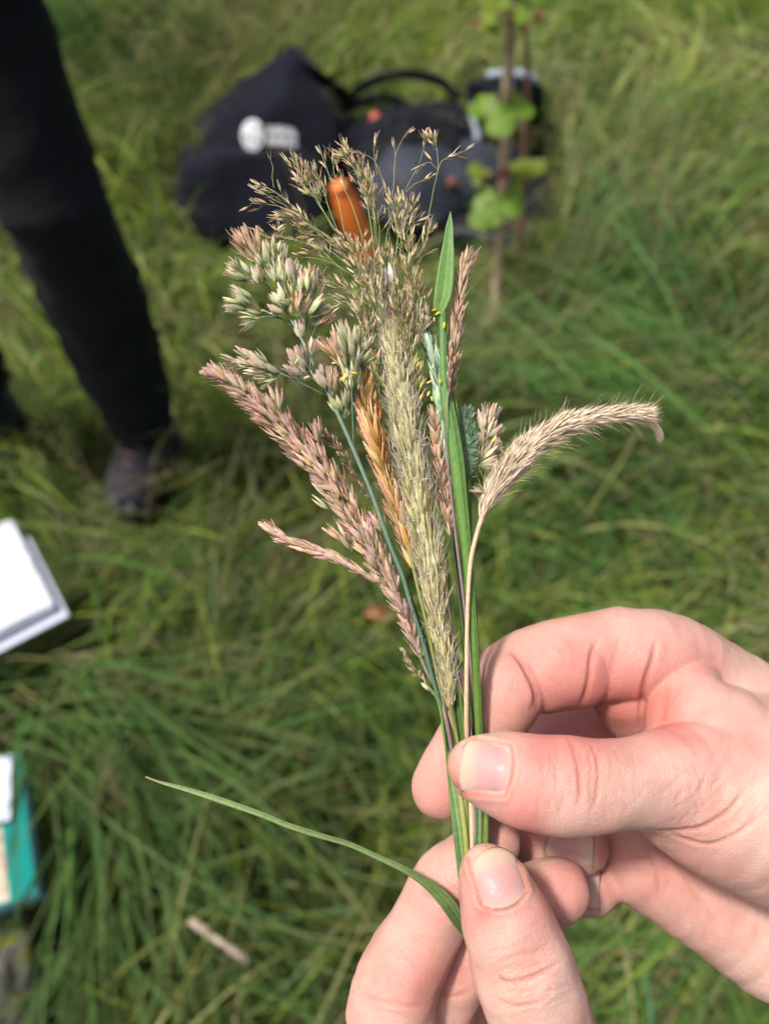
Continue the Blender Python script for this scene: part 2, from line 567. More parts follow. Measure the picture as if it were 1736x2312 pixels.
# emblem: a ring-cut disc and two rows of worn lettering, all flat print wrapped on the flap
me_b = b.data
bv = BVHTree.FromPolygons([v.co + bagL.location for v in me_b.vertices], [tuple(p.vertices) for p in me_b.polygons])
def on_bag(px, py, lift=0.008):
    o = Vector((0, 0, CAM_Z)); d = ray(px, py).normalized()
    h = bv.ray_cast(o, d)
    return h[0] - d * lift if h[0] is not None else H(px, py, 0.2)
em = MB()
def patch(poly, n=1):
    k = len(em.v)
    for p in poly:
        em.v.append(on_bag(*p)); em.t.append(0); em.e.append(0)
    em.f.append(tuple(range(k, k + len(poly))))
cxp, cyp = 570, 304
for i in range(28):                      # disc in wedges, leaving a leaf-shaped gap
    a0, a1 = 2 * math.pi * i / 28, 2 * math.pi * (i + 1) / 28
    for r0, r1 in ((0.0, 0.33), (0.40, 0.72), (0.78, 1.0)):
        if r0 == 0.40 and i in (2, 3, 12, 13, 20):
            continue
        patch([(cxp + 25 * r * math.cos(a), cyp + 36 * r * math.sin(a)) for r, a in ((r0, a0), (r1, a0), (r1, a1), (r0, a1))])
em.build('printed_emblem', M_PRINT, bagL, bagL.location.copy())['kind'] = 'stuff'
em = MB()
for row, (yy, hh, n) in enumerate(((284, 21, 8), (309, 18, 10))):
    for i in range(n):
        x0 = 604 + i * 68 / n; x1 = x0 + 68 / n * 0.84
        dy = 0.010 * (x0 - 630) ** 2 if x0 > 630 else 0
        y0 = yy + dy
        patch([(x0, y0), (x0 + 2.4, y0), (x0 + 2.4, y0 + hh), (x0, y0 + hh)])
        if i % 3 != 1:
            patch([(x0 + 2.6, y0), (x1, y0), (x1, y0 + hh * 0.22), (x0 + 2.6, y0 + hh * 0.22)])
        patch([(x0 + 2.6, y0 + hh * .38), (x1, y0 + hh * .38), (x1, y0 + hh * 0.70), (x0 + 2.6, y0 + hh * 0.70)])
        if i % 2 == 0:
            patch([(x1 - 2.2, y0 + hh * .2), (x1, y0 + hh * .2), (x1, y0 + hh), (x1 - 2.2, y0 + hh)])
em.build('printed_lettering', M_PRINT, bagL, bagL.location.copy())['kind'] = 'stuff'

def HB(px, py, z):
    return H(px, py, z * 0.74)
# -- right bag, a dark rucksack lying on its back
bagR = thing('rucksack', 'dark rucksack with slate grey panels lying open behind the sapling', 'rucksack', HB(980, 470, 0.0))
hull('main_compartment', [HB(770, 330, 0.12), HB(850, 275, 0.24), HB(930, 243, 0.28), HB(1015, 240, 0.27), HB(1045, 275, 0.24), HB(1040, 330, 0.16), HB(900, 330, 0.20), HB(790, 430, 0.04), HB(1000, 480, 0.05), HB(1060, 420, 0.06),
                          HB(780, 330, 0.0) + Vector((0, .15, 0)), HB(1040, 300, 0.0) + Vector((0, .1, 0))], M_BAG2, bagR, wrinkle=0.014, wscale=10, seed=4, crease=2)
hull('front_panel', [HB(890, 330, 0.20), HB(1000, 315, 0.19), HB(1085, 400, 0.13), HB(1075, 440, 0.10), HB(990, 500, 0.06), HB(910, 520, 0.05), HB(830, 470, 0.07), HB(840, 400, 0.12), HB(950, 400, 0.20),
                     HB(900, 420, 0.02), HB(1050, 430, 0.02)], M_SLATE, bagR, wrinkle=0.010, wscale=9, seed=5, crease=1)
hull('side_pocket', [HB(1030, 310, 0.20), HB(1110, 330, 0.20), HB(1150, 390, 0.14), HB(1090, 400, 0.15), HB(1060, 360, 0.2), HB(1050, 380, 0.08), HB(1150, 400, 0.06), HB(1100, 440, 0.07)], M_SLATE, bagR, wrinkle=0.008, wscale=12, seed=6, crease=1)
hull('lid_pocket', [HB(1065, 190, 0.27), HB(1110, 172, 0.31), HB(1190, 172, 0.31), HB(1218, 195, 0.27), HB(1220, 235, 0.2), HB(1190, 262, 0.17), HB(1100, 260, 0.18), HB(1062, 245, 0.18), HB(1070, 235, 0.08), HB(1210, 235, 0.08), HB(1140, 215, .30)],
     M_BAG2, bagR, wrinkle=0.008, wscale=12, seed=7, crease=2)
hull('base', [HB(1120, 330, 0.17), HB(1170, 330, 0.16), HB(1235, 420, 0.07), HB(1230, 500, 0.02), HB(1120, 540, 0.015), HB(1000, 545, 0.015), HB(990, 500, 0.05), HB(1090, 430, 0.10), HB(1200, 370, 0.12), HB(1200, 480, 0.09)],
     M_BAG2, bagR, wrinkle=0.010, wscale=10, seed=8, crease=2)
strap('shoulder_strap', [HB(740, 265, 0.10), HB(775, 230, 0.17), HB(830, 188, 0.26), HB(900, 168, 0.31), HB(960, 172, 0.31), HB(1005, 190, 0.29), HB(1035, 225, 0.25)], 0.015, 0.006, M_BAG2, bagR)
strap('shoulder_strap', [HB(765, 250, 0.13), HB(830, 225, 0.2), HB(890, 222, 0.24), HB(925, 240, 0.25)], 0.014, 0.006, M_BAG2, bagR)
strap('rim_tape', [HB(1015, 522, 0.05), HB(1060, 528, 0.05), HB(1110, 540, 0.045), HB(1160, 545, 0.04), HB(1192, 538, 0.05)], 0.010, 0.010, M_SLATE, bagR)
strap('rim_tape', [HB(1100, 170, 0.325), HB(1130, 166, 0.335), HB(1180, 168, 0.335), HB(1210, 180, 0.31)], 0.012, 0.012, simple_mat('pale_piping', (0.22, 0.26, 0.30), 0.6), bagR)
strap('rim_tape', [HB(1064, 240, 0.22), HB(1068, 280, 0.20), HB(1080, 320, 0.2)], 0.016, 0.010, bpy.data.materials['pale_piping'], bagR)
hull('red_tag', [HB(1010, 398, 0.205), HB(1032, 402, 0.20), HB(1034, 420, 0.185), HB(1012, 424, 0.185), HB(1020, 410, 0.208), HB(1022, 412, .16)], M_REDTAG, bagR)
# reddish plastic lid behind the left strap
o = thing('plastic_cap', 'small orange red plastic cap between the two black bags', 'cap', H(850, 285, 0.10))
p0 = H(850, 275, 0.15)
m = MB(); m.tube([p0 + Vector((-.018, 0, .012)), p0 + Vector((-.014, 0, .012)), p0 + Vector((.02, -.005, -.012)), p0 + Vector((.024, -.005, -.014))], [0.012, 0.020, 0.023, 0.016], 14)
m.build('cap_shell', M_REDPL, o, o.location.copy())

# -- orange tool handle standing up in front of the bags
oh = thing('hand_tool', 'bright orange handled hand tool standing upright before the black bags', 'hand tool', H(838, 620, 0.02))
a, bq = H(762, 412, 0.44), H(836, 596, 0.26)
ax = (bq - a)
m = MB()
prof = [(0.0, 0.006), (0.02, 0.014), (0.06, 0.019), (0.16, 0.024), (0.35, 0.027), (0.55, 0.026), (0.72, 0.024), (0.86, 0.025), (0.95, 0.022), (1.0, 0.016)]
pts = catmull([[*(a + ax * t), r] for t, r in prof], 4)
m.tube([Vector(p[:3]) for p in pts], [(max(p[3], .003), max(p[3], .003) * 0.8) for p in pts], 20)
m.build('handle', M_ORANGE, oh, oh.location.copy())
m = MB(); m.tube([a - ax * 0.015, a + ax * 0.02, a + ax * 0.075], [0.008, 0.0155, 0.021], 18)
m.build('end_cap', M_ORANGE, oh, oh.location.copy())
m = MB(); m.tube([bq - ax * 0.02, bq + ax * 0.08, bq + ax * 1.0], [0.015, 0.013, 0.008], 14)
m.build('shaft', M_STEEL, oh, oh.location.copy())

# -- a standing person, only the legs and boots fall inside the picture
person = thing('person', 'standing person in black trousers and dark grey walking boots at the left edge', 'person', H(300, 1000, 0.0))
fr = H(300, 985, 0.10)
def on_leg(px, py, yoff):
    d = ray(px, py); y = fr.y + yoff
    t = y / d.y
    return Vector((0, 0, CAM_Z)) + d * t
leg_rows = [(-95, -120, 265, -.03), (-72, 0, 325, -.03), (-30, 110, 320, -.04), (12, 230, 305, -.055), (62, 340, 285, -.07), (100, 420, 268, -.08), (140, 500, 250, -.075), (182, 600, 244, -.06), (220, 690, 222, -.04), (252, 770, 204, -.025), (283, 850, 188, -.01), (308, 915, 165, 0.0), (318, 950, 150, 0.0)]
rows = []
for px, py, w, yo in leg_rows:
    p = on_leg(px, py, yo)
    dep = (CMI @ p).z * -1
    rows.append([p.x, p.y, p.z, w / FPX * dep / 2])
hipR = Vector((rows[0][0], rows[0][1], rows[0][2]))
rows = catmull(rows, 5)
def leg_mesh(rows, mirror=None, seed=0):
    bm = bmesh.new()
    sides = 28
    loc = person.location
    rings = []
    n = len(rows)
    for i, (x, y, z, r) in enumerate(rows):
        ring = []
        for k in range(sides):
            a = 2 * math.pi * k / sides
            q = Vector((math.cos(a), math.sin(a), 0))
            t = i / n
            fz = math.sin(9 * z * 3.1 + 2.6 * math.cos(a + seed) + 4 * mnoise.noise(Vector((x * 3, z * 9 + seed, math.cos(a)))))
            fold = 0.009 * (1 - abs(fz)) ** 1.5 * (0.3 + 1.0 * t) - .005
            ridge = 0.004 * math.sin(2 * a + 14 * z + seed)
            rr_ = r * 1.0 + fold + ridge
            ring.append(bm.verts.new(Vector((x, y, z)) + q * rr_ - loc + Vector((0, 0, 0.006 * math.cos(a * 2)))))
        rings.append(ring)
    for a, b in zip(rings, rings[1:]):
        for k in range(sides):
            bm.faces.new((a[k], a[(k + 1) % sides], b[(k + 1) % sides], b[k]))
    inner = [bm.verts.new(v.co * 0.9 + (rings[-1][0].co + rings[-1][14].co) * 0.05 + Vector((0, 0, 0.02))) for v in rings[-1]]
    for k in range(sides):
        bm.faces.new((rings[-1][k], rings[-1][(k + 1) % sides], inner[(k + 1) % sides], inner[k]))
    bm.faces.new(rings[0])
    return bm
# second leg stands further left and a little nearer
second = []
foot2 = H(-38, 930, 0.10)
shift = foot2 - Vector(rows[-1][:3])
for i, r in enumerate(rows):
    t = i / (len(rows) - 1)
    sh = shift * t + Vector((-0.20, 0.03, 0)) * (1 - t)
    second.append([r[0] + sh.x, r[1] + sh.y, r[2], r[3]])
for sd, rw in ((1, rows), (5, second)):
    bm = leg_mesh(rw, seed=sd)
    me = bpy.data.meshes.new('trouser_leg'); bmesh.ops.recalc_face_normals(bm, faces=bm.faces); bm.to_mesh(me); bm.free()
    me.polygons.foreach_set('use_smooth', [True] * len(me.polygons)); me.materials.append(M_TROUSER)
    o = bpy.data.objects.new('trouser_leg', me); COL.objects.link(o); o.parent = person
# jacket, head and arms above the frame: one smooth body grown from a skeleton
hip = (Vector(rows[0][:3]) + Vector(second[0][:3])) / 2
def skin_body(name, nodes, edges, mat, parent, root=0):
    loc = parent.location
    me = bpy.data.meshes.new(name)
    me.from_pydata([tuple(Vector(n[:3]) - loc) for n in nodes], edges, [])
    o = bpy.data.objects.new(name, me); COL.objects.link(o); o.parent = parent
    md = o.modifiers.new('skin', 'SKIN'); md.use_smooth_shade = True
    for sv_, n in zip(me.skin_vertices[0].data, nodes):
        sv_.radius = (n[3], n[4] if len(n) > 4 else n[3])
    me.skin_vertices[0].data[root].use_root = True
    ms = o.modifiers.new('sub', 'SUBSURF'); ms.levels = 2; ms.render_levels = 2
    me.materials.append(mat)
    return o
hx, hy, hz = hip
hz = max(hz, 0.9)
N = [(hx, hy, hz + .0, .17, .12), (hx, hy, hz + .22, .16, .11), (hx, hy, hz + .42, .19, .11), (hx, hy, hz + .53, .09, .08),
     (hx - .19, hy, hz + .47, .07, .07), (hx - .26, hy - .02, hz + .22, .055, .055), (hx - .24, hy - .14, hz - .01, .045, .045),
     (hx + .19, hy, hz + .47, .07, .07), (hx + .22, hy + .06, hz + .24, .055, .055), (hx + .14, hy - .10, hz + .06, .045, .045)]
skin_body('jacket', N, [(0, 1), (1, 2), (2, 3), (2, 4), (4, 5), (5, 6), (2, 7), (7, 8), (8, 9)], fabric_material('navy_jacket_cloth', (0.02, 0.025, 0.04)), person)
N = [(hx, hy, hz + .52, .055), (hx, hy - .01, hz + .60, .052), (hx, hy - .02, hz + .70, .085, .095), (hx, hy - .02, hz + .79, .075, .085)]
skin_body('head', N, [(0, 1), (1, 2), (2, 3)], simple_mat('face_skin', (0.62, 0.40, 0.31), 0.5), person)
# boots
M_BOOT = fabric_material('grey_suede', (0.030, 0.028, 0.033), 0.7, 500)
M_SOLE = simple_mat('black_rubber', (0.012, 0.012, 0.013), 0.6)
M_LACE = simple_mat('brown_lace', (0.18, 0.11, 0.08), 0.8)
def boot(heel, toe):
    d = (toe - heel); d.z = 0; d.normalize(); sd = Vector((-d.y, d.x, 0)); up = Vector((0, 0, 1))
    heel = heel + d * .0
    prof = [(-0.06, 0.012, .045, .06), (-0.045, .040, .055, .075), (0.0, .046, .060, .085), (0.04, .047, .060, .075), (0.07, .050, .052, .062), (0.10, .053, .042, .050), (0.125, .051, .035, .044), (0.145, .040, .030, .036), (0.157, .018, .022, .02)]
    pts = catmull([list(q) for q in prof], 3)
    m = MB()
    for i, (x, hw, cz, hh) in enumerate(pts):
        for k in range(20):
            a = 2 * math.pi * k / 20
            c_, s_ = math.cos(a), math.sin(a)
            m.v.append(heel + d * x + sd * (hw * c_) + up * (cz + hh * s_ * (1.0 if s_ > 0 else min(1, cz / hh * .9)) - 0.0 + .02)); m.t.append(i / len(pts)); m.e.append(s_)
    n = len(pts)
    for i in range(n - 1):
        for k in range(20):
            a = i * 20 + k; b_ = i * 20 + (k + 1) % 20
            m.f.append((a, b_, b_ + 20, a + 20))
    m.f.append(tuple(range(20))); m.f.append(tuple(range((n - 1) * 20, n * 20))[::-1])
    m.tube([heel + up * .08 - d * .0, heel + up * .14 - d * .005, heel + up * .20 - d * .01], [(.055, .05), (.052, .05), (.056, .056)], 20, flat=d, cap=False)
    bo = m.build('boot', M_BOOT, person, person.location.copy())
    bo.data.materials[0] = M_BOOT
    so = MB()
    outl = [(-.068, .02), (-.05, .045), (.0, .050), (.05, .048), (.08, .053), (.108, .056), (.132, .053), (.152, .040), (.168, .012)]
    for z in (0.0, 0.028):
        for x, w in outl:
            so.v.append(heel + d * x + sd * w + up * z)
        for x, w in reversed(outl):
            so.v.append(heel + d * x - sd * w + up * z)
    k = len(outl) * 2
    so.t = [0] * len(so.v); so.e = [0] * len(so.v)
    so.f.append(tuple(range(k))[::-1]); so.f.append(tuple(range(k, 2 * k)))
    for i in range(k):
        so.f.append((i, (i + 1) % k, k + (i + 1) % k, k + i))
    s_o = so.build('sole', M_SOLE, bo, None, smooth=False)
    s_o.location = -person.location; s_o.location = -(bo.location + person.location)
    la = MB()
    for i in range(5):
        x = 0.048 + i * 0.012; z = .175 - i * 0.016
        la.tube([heel + d * x + sd * (-.03) + up * (z - .012), heel + d * (x + .006) + up * (z + .002), heel + d * x + sd * .03 + up * (z - .012)], .0035, 5)
    l_o = la.build('laces', M_LACE, bo, None); l_o.location = -(bo.location + person.location); l_o['kind'] = 'stuff'
hb = Vector(rows[-1][:3]); hb.z = 0.0
tb = H(300, 1120, 0.03)
boot(hb + Vector((0, 0.02, 0.0)), tb)
hb2 = Vector(second[-1][:3]); hb2.z = 0.0
boot(hb2 + Vector((0, .02, 0)), hb2 + Vector((-0.08, -.25, 0)))

# -- books at the left edge
def book_corner(c, u, w, th, z0):
    return
def book(name, label, corner, u, v_, lu, lv, th, cover, page, extra=None, cat='book'):
    """corner: lower right corner on the ground; u: direction along the spine side edge, v_: across, both flat"""
    root = thing(name, label, cat, corner)
    up = u.cross(v_).normalized()
    if up.z < 0:
        up = -up
    def slab(nm, o_, a, b_, c_, mat, jitter=0.0):
        m = MB()
        nx, ny = 8, 10
        for s, zz in ((0, 0.0), (1, 1.0)):
            for j in range(ny + 1):
                for i in range(nx + 1):
                    p = o_ + a * (j / ny) + b_ * (i / nx) + c_ * zz
                    p = p + up * (jitter * math.sin(i / nx * math.pi) * (1 if s else 0.4))
                    m.v.append(p); m.t.append(j / ny); m.e.append(i / nx)
        K = (nx + 1) * (ny + 1)
        for j in range(ny):
            for i in range(nx):
                q = j * (nx + 1) + i
                m.f.append((q, q + nx + 1, q + nx + 2, q + 1)); m.f.append((K + q, K + q + 1, K + q + nx + 2, K + q + nx + 1))
        for i in range(nx):
            for q, w in ((i, i + 1), (ny * (nx + 1) + i + 1, ny * (nx + 1) + i)):
                m.f.append((q, w, K + w, K + q))
        for j in range(ny):
            for q, w in (((j + 1) * (nx + 1), j * (nx + 1)), (j * (nx + 1) + nx, (j + 1) * (nx + 1) + nx)):
                m.f.append((q, w, K + w, K + q))
        return m.build(nm, mat, root, root.location.copy(), smooth=False)
    slab('back_cover', corner - u * .003 - v_ * .003, u * (lu + .006), v_ * (lv + .006), up * .002, cover)
    slab('page_block', corner + up * .0025, u * lu, v_ * lv, up * th, page)
    return root, slab, up
def paper_material(name, spots):
    k = NT(name)
    tc = k.n('ShaderNodeTexCoord').outputs['Object']
    n = k.noise(40, 3, 0.6, vec=tc)
    c = k.mix(k.ramp(n, [(0.55, 0.0), (0.68, spots)]), (0.52, 0.54, 0.59), (0.33, 0.28, 0.28))
    m2 = k.noise(26, 2, 0.5, vec=tc)
    c = k.mix(k.ramp(m2, [(0.60, 0.0), (0.70, spots)]), c, (0.33, 0.40, 0.50))
    return k.done(k.principled(c, 0.6))
M_PAPER = paper_material('printed_white_paper', 0.85)
M_EDGE = simple_mat('page_edges', (0.46, 0.50, 0.60), 0.7, 0.05, 200)
# open white field guide: right edge runs from (25,1172) to (120,1370)
zt = 0.20
A, B_ = H(25, 1172, zt), H(122, 1368, zt)
u = (A - B_); lu = u.length; u.normalize()
vv = Vector((-u.y, u.x, 0)).normalized()
if vv.x > 0:
    vv = -vv
u = Vector((u.x, u.y, 0)).normalized()
root, slab, up = book('open_book', 'open white paged field guide lying in the grass beside the boots', B_ - Vector((0, 0, .02)), u, vv, lu, 0.145, .016, simple_mat('white_cover', (0.46, 0.49, 0.57), 0.5, 0.04), M_EDGE, cat='open book')
slab('right_page', B_ + up * .0005 + u * .004, u * (lu - .006), vv * .142, up * .0012, M_PAPER, 0.004)
slab('left_page', B_ + vv * .149 - up * .006, u * lu, vv * .14, up * .0012, M_PAPER, 0.006)
slab('left_page_block', B_ + vv * .149 - up * .02, u * lu, vv * .14, up * .0135, M_EDGE)
slab('loose_cover_edge', B_ - up * .027 - u * .016 - vv * .012, u * (lu * .9), vv * .20, up * .006, bpy.data.materials['white_cover'])
# teal book with a picture on its cover
zt = 0.17
A, B_ = H(44, 1700, zt), H(83, 2018, zt)
u = (A - B_); lu = u.length; u = Vector((u.x, u.y, 0)).normalized(); vv = Vector((-abs(u.y), u.x if u.y > 0 else -u.x, 0)).normalized()
M_TEAL = simple_mat('teal_cover', (0.001, 0.17, 0.145), 0.7, 0.06, 30, Specular_IOR_Level=0.12)
root, slab, up = book('teal_book', 'closed book with a teal cover and cover picture near the bottom left corner', B_ - Vector((0, 0, .024)), u, vv, lu, 0.15, .019, M_TEAL, M_EDGE, cat='book')
slab('front_cover', B_ - up * .001, u * lu, vv * .15, up * .002, M_TEAL)
def picture_material():
    k = NT('cover_picture')
    tc = k.n('ShaderNodeTexCoord').outputs['Object']
    n = k.noise(45, 5, 0.65, vec=tc)
    c = k.ramp(n, [(0.3, (0.05, 0.05, 0.03)), (0.45, (0.25, 0.11, 0.06)), (0.55, (0.20, 0.22, 0.10)), (0.7, (0.45, 0.40, 0.32))])
    return k.done(k.principled(c, 0.4))
slab('cover_picture', B_ + vv * .036 + u * .004 + up * .0012, u * lu * .52, vv * .112, up * .0006, picture_material())
# white card lying across the teal book
q = H(23, 1852, .185)
cd = thing('white_card', 'small white card lying on the teal book', 'card', q)
m = MB()
for s in (0, .0012):
    for a_, b_ in ((0, 0), (-.09, -.02), (-.115, .075), (-.022, .095)):
        m.v.append(q + Vector((a_, b_, s))); m.t.append(0); m.e.append(0)
m.f += [(3, 2, 1, 0), (4, 5, 6, 7)] + [(i, (i + 1) % 4, 4 + (i + 1) % 4, 4 + i) for i in range(4)]
m.build('card_sheet', M_EDGE, cd, cd.location.copy(), smooth=False)
# mossy stone in the corner
ms = H(8, 2260, 0.05)
st = thing('mossy_stone', 'grey stone with yellow green moss in the bottom left corner', 'stone', Vector((ms.x, ms.y, 0)))
bm = bmesh.new(); bmesh.ops.create_icosphere(bm, subdivisions=4, radius=0.09)
for v in bm.verts:
    n = mnoise.fractal(v.co * 14, 0.9, 2.0, 4)
    v.co *= 1 + 0.16 * n
    v.co.z *= 0.75; v.co.x *= 0.9; v.co.y *= 1.3
    v.co += Vector((ms.x - .045, ms.y + .01, .03)) - st.location
me = bpy.data.meshes.new('stone_body'); bm.to_mesh(me); bm.free(); me.polygons.foreach_set('use_smooth', [True] * len(me.polygons))
k = NT('mossy_rock'); tc = k.n('ShaderNodeTexCoord').outputs['Object']; n = k.noise(22, 5, .7, vec=tc)
c = k.ramp(n, [(0.35, (0.07, 0.065, 0.055)), (0.5, (0.18, 0.165, 0.14)), (0.56, (0.13, 0.14, 0.01)), (0.7, (0.20, 0.19, 0.015))])
me.materials.append(k.done(k.principled(c, .95, k.bump(n, .8, .01))))
o = bpy.data.objects.new('stone_body', me); COL.objects.link(o); o.parent = st

# -- sapling with two stems and lobed leaves
M_BARK = simple_mat('sapling_bark', (0.48, 0.34, 0.23), 0.8, 0.3, 40, 0.3, 0.002)
M_BARK2 = simple_mat('reddish_twig', (0.17, 0.085, 0.05), 0.8, 0.3, 40)
def leaf_mat(name, col):
    k = NT(name); n = k.noise(40, 3)
    c = k.ramp(n, [(0.3, tuple(x * .8 for x in col)), (0.7, tuple(x * 1.2 for x in col))])
    b = k.principled(c, .5, None, Specular_IOR_Level=.3)
    return k.done(k.translucent(b, k.mix(1.0, c, (1.2, 1.3, .5), 'MULTIPLY'), .45))
M_LEAF = leaf_mat('sapling_leaf', (0.150, 0.250, 0.022)); M_LEAF2 = leaf_mat('yellow_green_leaf', (0.19, 0.25, 0.03)); M_LEAFR = leaf_mat('red_young_leaf', (0.22, 0.07, 0.03))
sroot = H(1116, 745, 0.0)
sap = thing('sapling', 'thin young sapling with lobed bright green leaves in front of the rucksack', 'sapling', sroot)
def sp(px, py, dist):      # a point on the line of sight at a given distance along the lens axis
    d = ray(px, py); return Vector((0, 0, CAM_Z)) + d * dist
dep0 = -(CMI @ sroot).z
trunk = [sp(1116, 745, dep0), sp(1128, 560, dep0 - .12), sp(1139, 380, dep0 - .26), sp(1147, 180, dep0 - .42), sp(1155, 0, dep0 - .56), sp(1162, -140, dep0 - .66)]
tp = catmull([list(p) for p in trunk], 6)
m = MB(); m.tube([Vector(p) for p in tp], [0.0140 - 0.0045 * i / len(tp) + 0.0008 * math.sin(i * 1.9) for i in range(len(tp))], 10)
m.build('trunk', M_BARK, sap, sap.location.copy())
tw = catmull([list(p) for p in (sp(1165, 720, dep0 + .03), sp(1172, 560, dep0 - .06), sp(1180, 400, dep0 - .18), sp(1192, 200, dep0 - .34), sp(1185, 60, dep0 - .44))], 6)
m = MB(); m.tube([Vector(p) for p in tw], [0.0095 - 0.005 * i / len(tw) for i in range(len(tw))], 8)
m.build('stem', M_BARK2, sap, sap.location.copy())
def lobed_leaf(c, size, ang, mat, tilt=(0, 0), stalk=None):
    """five-lobed leaf facing roughly up and to the lens, with a fold along each vein"""
    lobes = []
    n = 40
    m = MB()
    R3 = CM.to_3x3()
    ex = (R3 @ Vector((math.cos(ang), math.sin(ang), tilt[0]))).normalized()
    ey = (R3 @ Vector((-math.sin(ang), math.cos(ang), tilt[1]))).normalized()
    ez = ex.cross(ey)
    m.v.append(c); m.t.append(0); m.e.append(0)
    for i in range(n + 1):
        a = -2.5 + 5.0 * i / n
        lob = 0.50 + 0.50 * abs(math.cos(a * 1.45)) ** 0.9
        lob *= 0.70 + 0.30 * math.cos(a * 0.7)
        lob *= 1 + 0.05 * math.sin(i * 2.6)
        r = size * lob
        m.v.append(c + ex * r * math.cos(a) + ey * r * math.sin(a) + ez * (size * (.10 * math.cos(a * 2.5) - .16 * (r / size) ** 2)))
        m.t.append(1); m.e.append(0)
    for i in range(n):
        m.f.append((0, i + 1, i + 2))
    o = m.build('leaf', mat, sap, sap.location.copy())
    if stalk is not None:
        s = MB(); s.tube([stalk, (stalk + c) / 2 + Vector((0, 0, .008)), c], .0014, 5)
        s.build('leaf_stalk', M_BARK2, sap, sap.location.copy())
for px, py, dd, size, ang, mt, tl, st_ in ((1118, 452, -.24, .062, -1.9, M_LEAF, (.2, .3), (1136, 415)), (1150, 445, -.25, .050, -1.2, M_LEAF, (.3, -.1), (1137, 420)), (1098, 470, -.25, .050, -2.2, M_LEAF, (.1, .2), (1130, 430)),
        (1135, 245, -.42, .060, -1.8, M_LEAF, (.2, .2), (1143, 215)), (1160, 230, -.42, .045, -.6, M_LEAF, (.1, -.3), (1144, 210)), (1095, 238, -.40, .040, -2.6, M_LEAF, (.3, .2), (1142, 215)),
        (1085, 395, -.25, .033, 2.4, M_LEAF2, (.2, .1), (1136, 395)), (1160, 390, -.24, .040, .5, M_LEAF2, (.1, .2), (1139, 390)), (1200, 380, -.22, .034, .2, M_LEAF2, (.2, .2), (1182, 385)),
        (1215, 545, -.08, .052, -1.2, M_LEAF2, (.2, .2), (1174, 540)), (1235, 525, -.08, .044, .2, M_LEAF, (.3, .1), (1176, 535)), (1165, 595, -.10, .050, -2.0, M_LEAF2, (.2, .2), (1130, 580)),
        (1185, 590, -.08, .036, -.4, M_LEAF2, (.1, .2), (1172, 575)), (1120, 20, -.56, .042, 2.2, M_LEAF2, (.2, .2), (1152, 50)), (1165, 15, -.57, .044, .7, M_LEAF, (.1, -.2), (1153, 45)), (1110, 55, -.54, .026, -2.8, M_LEAF2, (.2, .2), (1150, 60)),
        (1080, 55, -.53, .014, 3.0, M_LEAFR, (.2, .2), (1148, 58)), (1212, 38, -.53, .014, .4, M_LEAFR, (.2, .2), (1190, 60)), (1140, 395, -.27, .020, 1.8, M_LEAFR, (.2, .2), (1138, 405)), (1175, 55, -.52, .020, .9, M_LEAFR, (.2, .2), (1154, 62))):
    sk = sp(st_[0], st_[1], dep0 + dd - .01)
    lobed_leaf(sp(px, py, dep0 + dd), size, ang, mt, tl, sk)

# -- fallen dead leaf, and dry seed spike bent over near the bottom
dl = H(858, 1405, 0.12)
o = thing('dead_leaf', 'curled orange brown dead leaf in the grass left of the held bunch', 'leaf', dl)
m = MB()
for j in range(9):
    for i in range(7):
        s, t = j / 8, i / 6 * 2 - 1
        w = .022 * math.sin(math.pi * (s * .9 + .05)) * (1 + .25 * math.sin(s * 22))
        m.v.append(dl + Vector((-.03 + .06 * s, w * t * .8, .014 * t * t + .01 * math.sin(5 * s) + .02))); m.t.append(s); m.e.append(t)
for j in range(8):
    for i in range(6):
        q = j * 7 + i; m.f.append((q, q + 1, q + 8, q + 7))
m.build('leaf_blade', simple_mat('dead_leaf_brown', (0.26, 0.12, 0.05), .8, .3, 60), o, o.location.copy())
o = thing('seed_spike', 'pale dry seed spike bent across the grass below the long green blade', 'seed spike', H(440, 2085, .17))
pts = catmull([list(H(427, 2078, .19)), list(H(470, 2110, .20)), list(H(545, 2160, .20))], 8)
m = MB(); m.tube([Vector(p) for p in pts], [.0022 + .0022 * math.sin(math.pi * min(1, .15 + i / len(pts))) for i in range(len(pts))], 8)
for _ in range(160):
    i = random.randrange(1, len(pts)); p = Vector(pts[i]); d = Vector((random.gauss(0, 1), random.gauss(0, 1), random.gauss(0, 1))).normalized()
    ax_ = (Vector(pts[-1]) - Vector(pts[0])).normalized()
    m.tube([p + d * .004, p + d * .007 + ax_ * .006], [.0011, .0003], 3)
sp_o = m.build('spike', simple_mat('dry_straw', (0.46, 0.36, 0.28), .8, .2, 200), o, o.location.copy()); sp_o['kind'] = 'stuff'
o2 = MB(); o2.tube([H(427, 2078, .19), H(420, 2120, .12), H(405, 2200, 0.0)], [.0016, .0017, .002], 6)
o2.build('stalk', bpy.data.materials['dry_straw'], o, o.location.copy())
# upright bluish blade at the lower right
o = thing('lone_grass', 'single blue green grass blade standing up at the bottom right', 'grass', H(1478, 2420, 0.0))
pts = catmull([list(sp(1478, 2420, 0.95)), list(sp(1474, 2330, .88)), list(sp(1466, 2260, .86)), list(sp(1456, 2200, .85))], 6)
m = MB(); m.tube([Vector(p) for p in pts], [(.0042 * (1 - i / len(pts)) ** .6 + .0002, .0005) for i in range(len(pts))], 6, flat=(1, 0, 0))
m.build('blade', simple_mat('blue_green_blade', (0.075, 0.17, 0.075), .5), o, o.location.copy())
